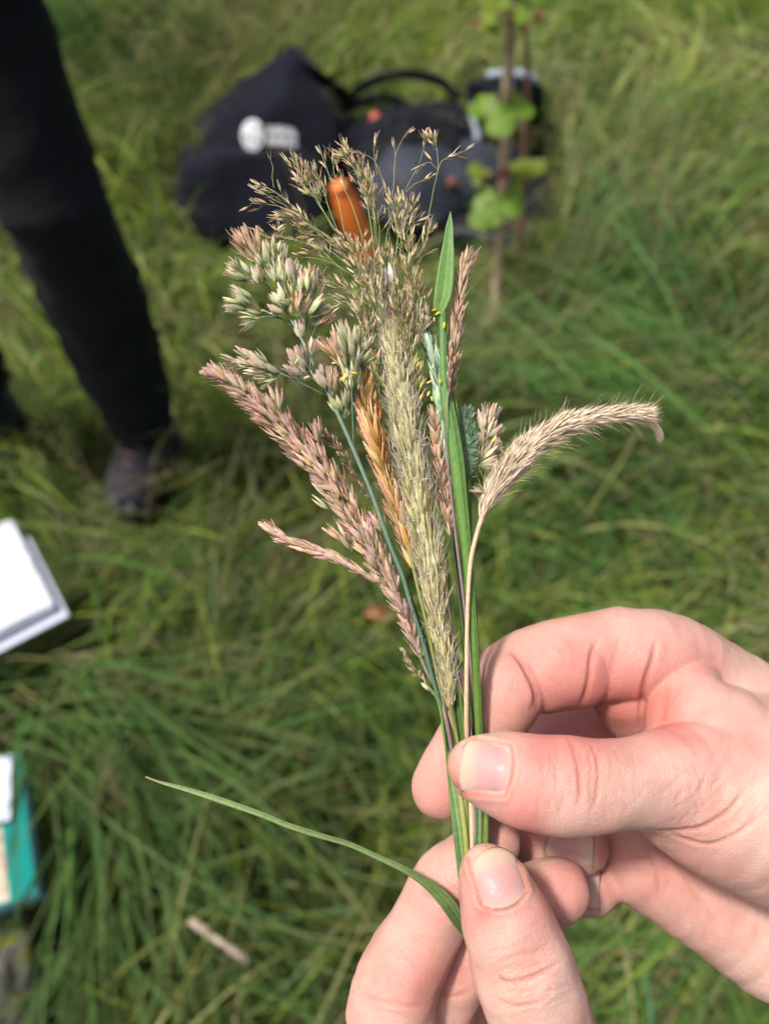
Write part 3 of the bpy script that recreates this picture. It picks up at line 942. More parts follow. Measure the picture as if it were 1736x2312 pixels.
# ------------------------------------------------------------------ hands: smooth solids grown from finger paths
def make_sweep(rows, k=2.5, kz=1.0, sub=3):
    """rows: (px, py, dz, radius px) down a finger -> sampled centre line in lens-space mm"""
    r = catmull(rows, sub)
    c = np.array([list(cs(a, b, z)) for a, b, z, _ in r])
    rad = np.array([mm(q, z) for _, _, z, q in r])
    return dict(c=c, r=rad, k=k, kz=kz)

def sweep_dist(s, p):
    c = s['c'].astype(np.float32); kz = np.float32(s['kz']); rr = s['r'].astype(np.float32)
    q = p.copy()
    c[:, 2] /= kz
    q[:, 2] /= kz
    best = np.full(len(p), 1e3, dtype=np.float32)
    for i in range(len(c) - 1):
        a, b = c[i], c[i + 1]
        ab = b - a
        L2 = np.float32(max(float(ab @ ab), 1e-9))
        t = np.clip(((q - a) @ ab) / L2, 0, 1)
        w = q - a
        w -= t[:, None] * ab
        d = np.sqrt(np.einsum('ij,ij->i', w, w)) - (rr[i] + (rr[i + 1] - rr[i]) * t)
        np.minimum(best, d, out=best)
    return best

def smin(a, b, k):
    h = np.maximum(k - np.abs(a - b), 0) / k
    return np.minimum(a, b) - h * h * k * 0.25

def hand_field(palm, fingers, p):
    def culled(s):
        pad = 5.0 + s['r'].max()
        m = np.all((p > s['c'].min(0) - pad) & (p < s['c'].max(0) + pad), axis=1)
        d = np.full(len(p), 30.0, dtype=np.float32)
        if m.any():
            d[m] = sweep_dist(s, p[m])
        return d
    d0 = np.full(len(p), 30.0, dtype=np.float32)
    for s in palm:
        d0 = smin(d0, culled(s), s['k'])
    out = d0
    for s in fingers:
        f = smin(culled(s), d0, s['k'])
        out = smin(out, f, 0.35)
    return out

def grow_hand(palm, fingers, lo, hi, vox=0.43):
    import openvdb
    lo, hi = np.array(lo, float), np.array(hi, float)
    B = 4                                       # voxels to a block
    nb = np.ceil((hi - lo) / (vox * B)).astype(int)
    bc = np.stack(np.meshgrid(*[np.arange(n) for n in nb], indexing='ij'), -1).reshape(-1, 3)
    cen = (lo + (bc + 0.5) * vox * B).astype(np.float32)
    d = hand_field(palm, fingers, cen)
    field = np.repeat(np.repeat(np.repeat(np.clip(d, -3, 3).reshape(nb), B, 0), B, 1), B, 2).astype(np.float32)
    act = np.abs(d) < vox * B * 0.87 + 0.9
    loc = np.stack(np.meshgrid(*[np.arange(B)] * 3, indexing='ij'), -1).reshape(-1, 3)
    idx = (bc[act][:, None, :] * B + loc[None]).reshape(-1, 3)
    pts = (lo + idx * vox).astype(np.float32)
    field[idx[:, 0], idx[:, 1], idx[:, 2]] = np.clip(hand_field(palm, fingers, pts), -3, 3)
    g = openvdb.FloatGrid(background=3.0)
    g.copyFromArray(field)
    v, q = g.convertToQuads(isovalue=0.0)
    v = v.astype(float) * vox + lo
    q = np.ascontiguousarray(q)
    # relax the voxel steps
    e = np.vstack([q[:, [0, 1]], q[:, [1, 2]], q[:, [2, 3]], q[:, [3, 0]]])
    for lam in (0.6, -0.35, 0.6, -0.35, 0.6):
        acc = np.zeros_like(v); cnt = np.zeros(len(v))
        for a, b in ((0, 1), (1, 0)):
            np.add.at(acc, e[:, a], v[e[:, b]])
            np.add.at(cnt, e[:, a], 1)
        v += lam * (acc / cnt[:, None] - v)
    return v, q

def normals_of(v, q):
    n = np.cross(v[q[:, 2]] - v[q[:, 0]], v[q[:, 3]] - v[q[:, 1]])
    vn = np.zeros_like(v)
    for k in range(4):
        np.add.at(vn, q[:, k], n)
    return vn / (np.linalg.norm(vn, axis=1)[:, None] + 1e-12)

def to_px(v):
    dep = D0 * 1000 - v[:, 2]
    return np.stack([868 + v[:, 0] / dep * FPX, 1156 - v[:, 1] / dep * FPX], 1)

def poly_dist(px, pl):
    best = np.full(len(px), 1e4); bt = np.zeros(len(px))
    n = len(pl) - 1
    for i in range(n):
        a, b = np.array(pl[i], float), np.array(pl[i + 1], float)
        ab = b - a
        t = np.clip((px - a) @ ab / (ab @ ab), 0, 1)
        d = np.linalg.norm(px - a - t[:, None] * ab, axis=1)
        m = d < best
        best[m] = d[m]; bt[m] = (i + t[m]) / n
    return best, bt

def nail_coords(px, nail):
    b, t, w0, w1 = nail['base'], nail['tip'], nail['w0'], nail['w1']
    b, t = np.array(b, float), np.array(t, float)
    ax = t - b; L = np.linalg.norm(ax); ax /= L
    pr = np.array([-ax[1], ax[0]])
    r = px - b
    v = r @ ax / L
    w = w0 + (w1 - w0) * np.clip(v, 0, 1)
    return (r @ pr) / w, v, L, w

def build_hand(name, label, palm, fingers, lo, hi, creases, reds, nails, base_px):
    v, q = grow_hand(palm, fingers, lo, hi)
    nv = normals_of(v, q)
    px = to_px(v)
    # what the lens sees first, so that folds go on the right layer only
    bvh = BVHTree.FromPolygons([Vector(a) for a in v], [tuple(int(i) for i in f) for f in q])
    eye = Vector((0, 0, D0 * 1000))
    front = np.zeros(len(v), bool)
    near = np.where(nv[:, 2] > -0.35)[0]
    inside = (px[near, 0] > 700) & (px[near, 0] < 1850) & (px[near, 1] < 2420)
    for i in near[inside]:
        a = Vector(v[i])
        d = a - eye
        h = bvh.ray_cast(eye, d.normalized())
        if h[0] is None or h[3] > d.length - 1.6:
            front[i] = True
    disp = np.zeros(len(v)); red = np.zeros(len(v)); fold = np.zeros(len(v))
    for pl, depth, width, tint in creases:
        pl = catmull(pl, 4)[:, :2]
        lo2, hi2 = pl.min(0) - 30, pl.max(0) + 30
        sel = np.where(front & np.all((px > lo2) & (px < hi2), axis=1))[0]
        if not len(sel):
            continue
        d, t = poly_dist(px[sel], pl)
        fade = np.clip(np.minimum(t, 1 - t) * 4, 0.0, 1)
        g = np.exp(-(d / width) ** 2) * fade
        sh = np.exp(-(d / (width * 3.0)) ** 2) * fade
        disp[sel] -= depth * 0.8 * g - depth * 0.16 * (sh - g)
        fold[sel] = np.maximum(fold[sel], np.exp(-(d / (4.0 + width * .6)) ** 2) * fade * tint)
    for cx, cy_, r, a in reds:
        red += a * np.exp(-((px[:, 0] - cx) ** 2 + (px[:, 1] - cy_) ** 2) / r ** 2) * (front | (nv[:, 2] < 0))
    # soft unevenness of flesh
    for _ in range(14):
        w = rng.normal(size=3) * 0.35
        disp += 0.045 * np.sin(v @ w + rng.uniform(0, 6.28))
    # nail beds: sunk plate bed with a raised fold round it
    nfits = []
    for nl in nails:
        u, w, L, hw = nail_coords(px, nl)
        lay = (nv[:, 2] > 0.15) & (v[:, 2] > nl['zmin']) & (v[:, 2] < nl.get('zmax', 99))
        ok = lay & (np.abs(u) < 1.0) & (w > -0.02) & (w < 1.02)
        A = np.stack([np.ones(ok.sum()), u[ok], w[ok], u[ok] ** 2, w[ok] ** 2, u[ok] * w[ok]], 1)
        co, *_ = np.linalg.lstsq(A, v[ok, 2], rcond=None)
        nfits.append(co)
        # distance (px) outside the plate
        wb = w + 0.0 * u
        du = (np.abs(u) - 1) * hw
        dv0 = (-(wb - 0.16 * u ** 2 * nl.get('round', 1))) * L
        dv1 = (w - 1) * L
        s = np.maximum(np.maximum(du, dv0), dv1)
        bed = 1 / (1 + np.exp(np.clip(s / 3.0, -30, 30)))
        ring = np.exp(-((np.maximum(du, dv0) - 9) / 8.0) ** 2) * (dv1 < 6)
        disp += lay * (-0.55 * bed + nl.get('fold', 0.30) * ring)
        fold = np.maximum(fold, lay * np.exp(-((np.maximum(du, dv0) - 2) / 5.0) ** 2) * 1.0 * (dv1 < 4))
    v2 = v + nv * disp[:, None]
    base = P(*base_px)
    root = thing(name, label, 'hand', base)
    R = np.array(CM.to_3x3()); T = np.array(CM.translation)
    def to_world(a):
        a = a.copy(); a[:, 2] -= D0 * 1000
        return (a / 1000) @ R.T + T
    me = bpy.data.meshes.new('skin')
    wv = to_world(v2) - np.array(base)
    me.vertices.add(len(wv)); me.vertices.foreach_set('co', wv.ravel())
    me.loops.add(q.size); me.loops.foreach_set('vertex_index', q.ravel().astype(np.int32))
    me.polygons.add(len(q)); me.polygons.foreach_set('loop_start', np.arange(0, q.size, 4, dtype=np.int32))
    me.polygons.foreach_set('use_smooth', np.ones(len(q), bool))
    me.update(calc_edges=True); me.validate()
    fattr(me, 'red', np.clip(red, 0, 1)); fattr(me, 'fold', np.clip(fold, 0, 1))
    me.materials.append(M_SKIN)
    o = bpy.data.objects.new('skin', me); COL.objects.link(o); o.parent = root
    # nail plates
    for nl, co in zip(nails, nfits):
        b, t = np.array(nl['base'], float), np.array(nl['tip'], float)
        ax = t - b; L = np.linalg.norm(ax); ax /= L
        pr = np.array([-ax[1], ax[0]])
        NU, NV = 19, 19
        top, uv = [], []
        for j in range(NV):
            for i in range(NU):
                u = -1 + 2 * i / (NU - 1)
                s = j / (NV - 1)
                vb = 0.16 * u * u * nl.get('round', 1)
                vt = 1.0 - nl.get('tipcurve', 0.05) * abs(u) ** 2.5
                vv = vb + (vt - vb) * s
                hw = nl['w0'] + (nl['w1'] - nl['w0']) * vv
                p2 = b + ax * (vv * L) + pr * (u * hw)
                z = co @ np.array([1, u, vv, u * u, vv * vv, u * vv])
                edge = max(abs(u) ** 6, (1 - s) ** 10)
                z += nl.get('lift', 0.02) - 0.28 * edge - 0.10 * abs(u) ** 2.5 - 0.12 * s ** 6 - 0.5 * (s * abs(u)) ** 5
                top.append(P(p2[0], p2[1], z) - base)
                uv.append((s, abs(u)))
        low = []
        dn = CM.to_3x3() @ Vector((0, 0, -0.0005))
        low = [a + dn for a in top]
        n = len(top)
        f = []
        for j in range(NV - 1):
            for i in range(NU - 1):
                a = j * NU + i
                f.append((a, a + 1, a + NU + 1, a + NU))
                f.append((n + a, n + a + NU, n + a + NU + 1, n + a + 1))
        rim = [i for i in range(NU)] + [j * NU + NU - 1 for j in range(1, NV)] + [(NV - 1) * NU + i for i in range(NU - 2, -1, -1)] + [j * NU for j in range(NV - 2, 0, -1)]
        for i in range(len(rim)):
            a, c = rim[i], rim[(i + 1) % len(rim)]
            f.append((a, n + a, n + c, c))
        m2 = bpy.data.meshes.new(nl['name'])
        m2.from_pydata(top + low, [], f)
        m2.polygons.foreach_set('use_smooth', [True] * len(m2.polygons))
        fattr(m2, 't', [x[0] for x in uv] * 2); fattr(m2, 'e', [x[1] for x in uv] * 2)
        m2.materials.append(M_NAIL)
        m2.update()
        bm = bmesh.new(); bm.from_mesh(m2); bmesh.ops.recalc_face_normals(bm, faces=bm.faces); bm.to_mesh(m2); bm.free()
        no = bpy.data.objects.new(nl['name'], m2); COL.objects.link(no); no.parent = root
    return root

def skin_material():
    k = NT('skin')
    tc = k.n('ShaderNodeTexCoord').outputs['Object']
    red = k.attr('red').outputs['Fac']; fold = k.attr('fold').outputs['Fac']
    n1 = k.noise(55, 4, 0.6, vec=tc)
    n2 = k.noise(260, 3, 0.55, vec=tc)
    base = k.ramp(n1, [(0.28, (0.455, 0.225, 0.175)), (0.48, (0.545, 0.345, 0.272)), (0.68, (0.585, 0.415, 0.335))])
    base = k.mix(k.ramp(n2, [(0.35, 0.0), (0.75, 0.5)]), base, (0.56, 0.285, 0.24))
    base = k.mix(k.math('MULTIPLY', red, 0.76), base, (0.52, 0.16, 0.135))
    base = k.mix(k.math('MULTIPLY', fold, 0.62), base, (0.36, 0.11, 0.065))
    # freckles
    vo = k.n('ShaderNodeTexVoronoi'); vo.inputs['Scale'].default_value = 210
    k.l(tc, vo.inputs['Vector'])
    fr = k.ramp(vo.outputs['Distance'], [(0.07, 1.0), (0.17, 0.0)])
    pick = k.ramp(k.noise(60, 2, vec=tc), [(0.47, 0.0), (0.58, 1.0)])
    base = k.mix(k.math('MULTIPLY', k.math('MULTIPLY', fr, pick), 0.45), base, (0.42, 0.20, 0.11))
    # fine cells and pores
    v2 = k.n('ShaderNodeTexVoronoi', feature='DISTANCE_TO_EDGE'); v2.inputs['Scale'].default_value = 1500
    wob = k.n('ShaderNodeVectorMath', operation='ADD')
    nzc = k.n('ShaderNodeTexNoise'); nzc.inputs['Scale'].default_value = 700
    k.l(tc, nzc.inputs['Vector'])
    sc = k.n('ShaderNodeVectorMath', operation='SCALE'); sc.inputs['Scale'].default_value = 0.0012
    k.l(nzc.outputs['Color'], sc.inputs[0]); k.l(tc, wob.inputs[0]); k.l(sc.outputs[0], wob.inputs[1])
    k.l(wob.outputs[0], v2.inputs['Vector'])
    cell = k.ramp(v2.outputs['Distance'], [(0.0, 0.0), (0.18, 1.0)])
    b1 = k.bump(cell, 0.7, 0.00009)
    b2 = k.bump(k.noise(480, 5, 0.65, vec=tc), 0.6, 0.00022, b1)
    rough = k.ramp(n2, [(0.3, 0.37), (0.7, 0.50)])
    b = k.principled(base, rough, b2, Subsurface_Weight=0.45, Subsurface_Scale=0.0018, IOR=1.4, Specular_IOR_Level=0.42)
    b.inputs['Subsurface Radius'].default_value = (1.0, 0.38, 0.22)
    return k.done(b)

def nail_material():
    k = NT('nail')
    t = k.attr('t').outputs['Fac']
    n = k.noise(240, 2)
    tt = k.math('ADD', t, k.math('MULTIPLY', k.math('SUBTRACT', n, 0.5), 0.10))
    col = k.ramp(tt, [(0.0, (0.54, 0.37, 0.30)), (0.12, (0.48, 0.285, 0.255)), (0.3, (0.44, 0.235, 0.225)), (0.62, (0.48, 0.265, 0.24)), (0.78, (0.50, 0.335, 0.265)), (0.93, (0.52, 0.37, 0.28)), (1.0, (0.46, 0.31, 0.22))])
    st = k.noise(900, 2)
    nb = k.bump(k.noise(420, 3, .6), 0.5, 0.00035)
    b = k.principled(col, k.ramp(st, [(0.35, 0.30), (0.7, 0.55)]), nb, Subsurface_Weight=0.35, Subsurface_Scale=0.0015, Specular_IOR_Level=0.24)
    return k.done(b)

M_SKIN = skin_material()
M_NAIL = nail_material()

# the hand from the right: thumb in front of the stems, index finger behind
S = make_sweep
palmA = [
    S([(1560, 1790, -6, 140), (1640, 1800, -6, 180), (1760, 1820, -10, 215), (2000, 1880, -12, 262), (2300, 1970, -12, 262), (2600, 2070, -12, 262)], k=4),
    S([(1445, 1950, -30, 92), (1560, 2012, -31, 104), (1700, 2085, -32, 128), (1900, 2160, -30, 180), (2150, 2180, -25, 220)], k=3),
    S([(1500, 1860, -40, 80), (1620, 1880, -34, 130), (1800, 1900, -30, 160)], k=4),
    S([(1650, 1640, -30, 150), (1850, 1740, -30, 190), (2100, 1850, -24, 220)], k=5),
]
fingA = [
    S([(1078, 1731, 8, 68), (1105, 1737, 9, 82), (1140, 1748, 10, 95), (1185, 1762, 11, 104), (1235, 1771, 11, 109), (1285, 1775, 11, 112), (1340, 1775, 10, 106), (1400, 1772, 8, 101), (1460, 1768, 5, 107), (1530, 1768, 1, 128), (1620, 1790, -5, 165)], k=4, kz=0.86),
    S([(998, 1778, -11, 70), (1040, 1715, -12, 77), (1090, 1640, -12, 85), (1130, 1578, -12, 91), (1143, 1556, -12, 91)], k=4),
    S([(1222, 1518, -15, 92), (1255, 1508, -16, 96), (1290, 1502, -17, 97)], k=4),
    S([(1382, 1484, -20, 103), (1435, 1480, -20, 106), (1510, 1493, -24, 108), (1600, 1556, -30, 118), (1700, 1655, -34, 140)], k=4),
    S([(1100, 1575, -14, 84), (1160, 1527, -15, 87), (1225, 1497, -17, 90), (1300, 1482, -18, 92), (1400, 1466, -21, 95)], k=1),
    S([(1545, 1540, -18, 78), (1560, 1620, -12, 106), (1640, 1700, -12, 150)], k=5),
    S([(1425, 1545, -25, 100), (1455, 1590, -30, 100), (1540, 1640, -34, 115)], k=4),
    S([(1310, 1915, -23, 62), (1230, 1908, -26, 63), (1160, 1850, -34, 70), (1160, 1760, -44, 76), (1220, 1685, -50, 80), (1330, 1650, -52, 84), (1450, 1670, -52, 92), (1650, 1730, -46, 120)], k=4),
    S([(1334, 2012, -27, 55), (1262, 2008, -32, 60), (1180, 1960, -44, 66), (1190, 1820, -60, 72), (1400, 1730, -64, 82), (1650, 1780, -55, 110)], k=4),
    S([(1316, 2000, -50, 46), (1230, 1980, -58, 52), (1210, 1880, -70, 54), (1400, 1820, -74, 64), (1650, 1870, -60, 100)], k=4),
]
creA = [
    ([(1279, 1661), (1295, 1693), (1306, 1746), (1310, 1793), (1300, 1828)], 0.42, 4.5, 0.95),
    ([(1322, 1672), (1343, 1698), (1352, 1738), (1351, 1780), (1343, 1812), (1322, 1850)], 0.28, 4.5, 0.7),
    ([(1248, 1664), (1257, 1706), (1256, 1759), (1262, 1800)], 0.16, 4.0, 0.4),
    ([(1328, 1690), (1335, 1740), (1330, 1800)], 0.14, 3.5, 0.35),
    ([(1376, 1690), (1380, 1740), (1372, 1800)], 0.10, 4.0, 0.25),
    ([(1276, 1786), (1268, 1818), (1258, 1848)], 0.20, 5.0, 0.3),
    ([(1222, 1700), (1228, 1750), (1226, 1800)], 0.09, 3.5, 0.25),
    ([(1240, 1690), (1243, 1740), (1240, 1790)], 0.09, 3.5, 0.25),
    ([(1443, 1874), (1509, 1879), (1563, 1874), (1598, 1862), (1643, 1832), (1670, 1800), (1688, 1773)], 0.55, 5.5, 0.75),
    ([(1491, 1878), (1527, 1889), (1569, 1904), (1607, 1907), (1658, 1886), (1703, 1853), (1750, 1810)], 0.45, 5.0, 0.6),
    ([(1560, 1800), (1600, 1765), (1640, 1725), (1660, 1700)], 0.12, 4.0, 0.15),
    ([(1590, 1820), (1630, 1780), (1668, 1738)], 0.12, 4.0, 0.15),
    ([(1480, 1800), (1520, 1770), (1560, 1730)], 0.10, 4.0, 0.12),
    ([(1500, 1840), (1550, 1810), (1590, 1780)], 0.10, 4.0, 0.12),
    ([(1400, 1840), (1440, 1800), (1470, 1760)], 0.07, 4.0, 0.1),
    ([(1140, 1452), (1172, 1491), (1197, 1536), (1212, 1577), (1209, 1612)], 0.80, 6.0, 0.95),
    ([(1202, 1548), (1206, 1580), (1196, 1610)], 0.3, 5.0, 0.5),
    ([(1350, 1436), (1336, 1481), (1330, 1531), (1321, 1570), (1308, 1600)], 0.75, 6.5, 0.9),
    ([(1400, 1430), (1392, 1470), (1380, 1520)], 0.15, 7.0, 0.3),
    ([(1425, 1430), (1418, 1470)], 0.12, 7.0, 0.2),
    ([(1482, 1432), (1475, 1486), (1459, 1536), (1449, 1592), (1446, 1665)], 0.85, 7.0, 0.8),
    ([(1510, 1545), (1500, 1600), (1495, 1650)], 0.25, 9.0, 0.8),
    ([(1545, 1540), (1520, 1580), (1500, 1610)], 0.12, 8.0, 0.35),
    ([(1445, 1890), (1480, 1960), (1490, 2040)], 0.2, 6.0, 0.25),
    ([(1400, 1930), (1450, 1935), (1480, 1940)], 0.12, 5.0, 0.15),
    ([(1390, 1960), (1440, 1965), (1480, 1975)], 0.12, 5.0, 0.15),
    ([(1520, 1930), (1570, 2020), (1640, 2110)], 0.18, 6.0, 0.2),
]
redA = [(1250, 1520, 120, .4), (1420, 1590, 90, .45), (1560, 1560, 120, .35), (970, 1760, 80, .35), (1150, 1850, 90, .4), (1480, 1960, 90, .35), (1205, 1710, 55, 0.55), (1200, 1800, 50, 0.3), (1010, 1800, 70, 0.65), (1300, 1740, 60, 0.2), (1140, 1530, 90, 0.35), (1360, 1440, 90, 0.35),
        (1400, 1560, 90, 0.25), (1500, 1470, 90, 0.35), (1510, 1620, 50, 0.7), (1640, 1690, 100, 0.28), (1030, 1700, 40, 0.3), (1290, 1640, 110, 0.9),  # skin redness; the last spot, between the fingers, also paints in warm bounce light
        (1360, 1915, 45, 0.8), (1180, 1880, 70, 0.7), (1375, 2010, 40, 0.6), (1550, 1990, 140, 0.3), (1700, 1660, 80, 0.3)]
nailA = [dict(name='thumb_nail', base=(1156, 1743), tip=(1036, 1728), w0=56, w1=61, zmin=6, tipcurve=0.13, round=0.55),
         dict(name='finger_nail', base=(1232, 1915), tip=(1342, 1918), w0=38, w1=44, zmin=-25, zmax=-13, lift=.1, tipcurve=0.03, round=1.0, fold=0.15),
         dict(name='finger_nail', base=(1290, 2010), tip=(1354, 2012), w0=38, w1=42, zmin=-32, zmax=-19, lift=.1, tipcurve=0.03, round=0.6, fold=0.15)]
def faint_lines(path, n, half, depth, tint, slant=0.0):
    """fine wrinkles across a finger; path: (px, py) along its length"""
    pp = catmull(path, 8)
    out = []
    for _ in range(n):
        i = random.randrange(1, len(pp) - 1)
        d = pp[i + 1] - pp[i - 1]; d /= np.linalg.norm(d)
        p = np.array([-d[1], d[0]]) + d * (slant + random.gauss(0, .16))
        c = pp[i] + p * random.uniform(-.75, .75) * half
        h = random.uniform(.12, .42) * half
        b = random.gauss(0, 3)
        out.append(([tuple(c - p * h), tuple(c + d * b), tuple(c + p * h)], depth * random.uniform(.4, 1.3), random.uniform(3.4, 4.6), tint * random.uniform(.3, 1.2)))
    return out
creA += faint_lines([(1215, 1765), (1280, 1770), (1360, 1772)], 46, 92, .10, .22)
creA += faint_lines([(1380, 1772), (1480, 1768), (1600, 1780)], 40, 100, .055, .10, .5)
creA += faint_lines([(1560, 1700), (1720, 1860)], 40, 150, .07, .10, .2)
creA += faint_lines([(1130, 1560), (1280, 1505), (1420, 1490)], 40, 85, .045, .10)
creA += faint_lines([(1430, 1950), (1560, 2020), (1730, 2120)], 34, 90, .07, .12, .4)
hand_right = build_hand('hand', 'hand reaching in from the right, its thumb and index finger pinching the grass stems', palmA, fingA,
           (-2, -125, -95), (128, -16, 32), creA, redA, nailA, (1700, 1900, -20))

# the other hand from below: thumb up, index and middle finger behind the cut ends
palmB = [
    S([(1225, 2600, -16, 120), (1250, 2740, -20, 180), (1300, 2900, -20, 225), (1320, 3150, -18, 235), (1330, 3400, -18, 235)], k=5),
    S([(1080, 2720, -26, 150), (1200, 2850, -24, 190), (1300, 2950, -20, 200)], k=5),
]
fingB = [
    S([(1106, 1978, 9, 70), (1120, 2010, 10, 84), (1138, 2060, 11, 97), (1155, 2112, 11, 107), (1178, 2177, 11, 115), (1199, 2242, 11, 117), (1226, 2320, 9, 114), (1260, 2420, 5, 122), (1290, 2540, -2, 150), (1310, 2680, -10, 185)], k=5, kz=0.86),
    S([(1118, 1905, -13, 58), (1070, 1942, -12, 70), (1012, 1998, -11, 82), (957, 2103, -11, 85), (907, 2198, -11, 94), (882, 2285, -12, 100), (905, 2400, -16, 105), (960, 2550, -20, 118), (1080, 2720, -24, 150)], k=4),
    S([(1257, 2012, -11, 74), (1185, 2044, -13, 79), (1095, 2112, -18, 80), (1015, 2212, -23, 84), (972, 2320, -27, 92), (990, 2450, -30, 100), (1090, 2650, -30, 130)], k=4),
    S([(1180, 2120, -32, 66), (1090, 2200, -38, 74), (1040, 2320, -43, 82), (1060, 2500, -46, 95), (1180, 2750, -40, 130)], k=4),
    S([(1200, 2230, -50, 52), (1130, 2330, -56, 60), (1110, 2450, -60, 68), (1190, 2650, -52, 100), (1260, 2850, -40, 150)], k=4),
]
creB = [
    ([(1118, 2190), (1130, 2210), (1148, 2221), (1194, 2211), (1240, 2188), (1268, 2168)], 0.50, 5.0, 0.85),
    ([(1112, 2248), (1148, 2269), (1194, 2270), (1245, 2250)], 0.26, 5.0, 0.55),
    ([(1120, 2180), (1160, 2160), (1210, 2150), (1245, 2135)], 0.14, 4.5, 0.3),
    ([(1110, 2150), (1150, 2140), (1200, 2118)], 0.08, 4.0, 0.2),
    ([(1135, 2235), (1180, 2240), (1225, 2225)], 0.12, 4.0, 0.2),
    ([(1150, 2200), (1200, 2190), (1250, 2165)], 0.12, 4.0, 0.25),
    ([(940, 2008), (975, 2030), (1010, 2044), (1038, 2060)], 0.35, 6.0, 0.5),
    ([(1060, 1900), (1049, 1955), (1062, 1995), (1080, 2040)], 0.0, 5.0, 0.5),
    ([(800, 2240), (860, 2262), (930, 2275), (985, 2270)], 0.22, 6.0, 0.35),
    ([(830, 2275), (890, 2290), (960, 2300)], 0.14, 5.0, 0.2),
    ([(985, 2240), (1020, 2250), (1060, 2240)], 0.3, 6.0, 0.5),
    ([(880, 2120), (930, 2125), (990, 2115)], 0.06, 4.0, 0.1),
]
creB += faint_lines([(1165, 2150), (1195, 2230), (1215, 2290)], 46, 95, .10, .22)
creB += faint_lines([(1140, 2080), (1165, 2150)], 16, 85, .05, .12)
creB += faint_lines([(985, 2040), (900, 2220)], 34, 75, .05, .10)
redB = [(900, 2220, 130, .3), (1250, 2030, 80, .35), (985, 2010, 90, .3), (1085, 2060, 45, 0.35), (1092, 2066, 14, 0.9), (1200, 2080, 60, 0.25), (1290, 2010, 70, 0.45), (1190, 2200, 90, 0.3), (970, 2040, 70, 0.4),
        (930, 2170, 80, 0.2), (1030, 2200, 70, 0.5), (1140, 1890, 40, 0.6), (850, 2260, 80, 0.2)]
nailB = [dict(name='thumb_nail', base=(1146, 2052), tip=(1104, 1918), w0=54, w1=52, zmin=6, tipcurve=0.22, round=1.0)]
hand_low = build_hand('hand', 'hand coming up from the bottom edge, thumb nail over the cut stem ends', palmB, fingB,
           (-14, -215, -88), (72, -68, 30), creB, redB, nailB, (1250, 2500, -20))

def sleeve(root, path):
    """a knitted cuff and sleeve over the wrist, outside the picture"""
    rows = catmull(path, 8)
    m = MB()
    pts = [wp(r[:3]) for r in rows]
    rad = [(r[3] / 1000 * (1 + .02 * math.sin(i * 1.3)), r[4] / 1000) for i, r in enumerate(rows)]
    m.tube(pts, rad, 28, flat=(pts[1] - pts[0]).cross(CM.to_3x3() @ Vector((0, 0, 1))), cap=False)
    m.build('sleeve', fabric_material('green_knit', (0.03, 0.045, 0.035), 0.9), root, root.location.copy())
sleeve(hand_right, [(119, -80, -18, 43, 34), (128, -84, -18, 45, 37), (172, -104, -8, 46, 40), (250, -140, 30, 50, 46), (340, -220, 110, 56, 52)])
sleeve(hand_low, [(44, -200, -20, 31, 32), (44, -212, -20, 33, 34), (46, -265, -12, 36, 38), (70, -350, 30, 46, 46), (130, -440, 110, 54, 52)])
# ------------------------------------------------------------------ the held bunch of grasses: every stem is a thing of its own
def c1(x, y, z=0): return (450 + x / 2.555, 280 + y / 2.555, z)
def c2(x, y, z=0): return (450 + x / 2.555, 780 + y / 2.555, z)
def c3(x, y, z=0): return (950 + x / 2.765, 850 + y / 2.765, z)

def plant_mat(name, stops, rough=0.55, trans=0.25, stripe=0.0, var=0.25, spec=0.25, bump=0.0):
    """colour runs from the foot (t = 0) to the tip (t = 1) of each piece; every piece differs a little"""
    k = NT(name)
    t = k.attr('t').outputs['Fac']
    c = k.ramp(t, stops)
    oi = k.n('ShaderNodeObjectInfo')
    r = k.math('FRACT', k.math('ADD', oi.outputs['Random'], k.attr('rnd').outputs['Fac']))
    c = k.mix(1.0, c, k.ramp(r, [(0.0, 1 - var), (1.0, 1 + var)]), 'MULTIPLY')
    hs = k.n('ShaderNodeHueSaturation')
    k.l(c, hs.inputs['Color'])
    k.l(k.ramp(k.math('FRACT', k.math('MULTIPLY', r, 17.3)), [(0, 0.482), (1, 0.52)]), hs.inputs['Hue'])
    k.l(k.ramp(k.math('FRACT', k.math('MULTIPLY', r, 7.7)), [(0, 0.75), (1, 1.15)]), hs.inputs['Saturation'])
    c = hs.outputs[0]
    if stripe:
        e = k.attr('e').outputs['Fac']
        w = k.math('SINE', k.math('MULTIPLY', e, 11.0))
        c = k.mix(1.0, c, k.ramp(k.math('MULTIPLY_ADD', w, 0.5, 0.5), [(0.0, 1 - stripe), (1.0, 1 + stripe)]), 'MULTIPLY')
    nz = k.noise(900, 2)
    c = k.mix(1.0, c, k.ramp(nz, [(0.3, 0.85), (0.7, 1.12)]), 'MULTIPLY')
    b = k.principled(c, rough, k.bump(nz, bump, .0001) if bump else None, Specular_IOR_Level=spec)
    if trans:
        return k.done(k.translucent(b, c, trans))
    return k.done(b)

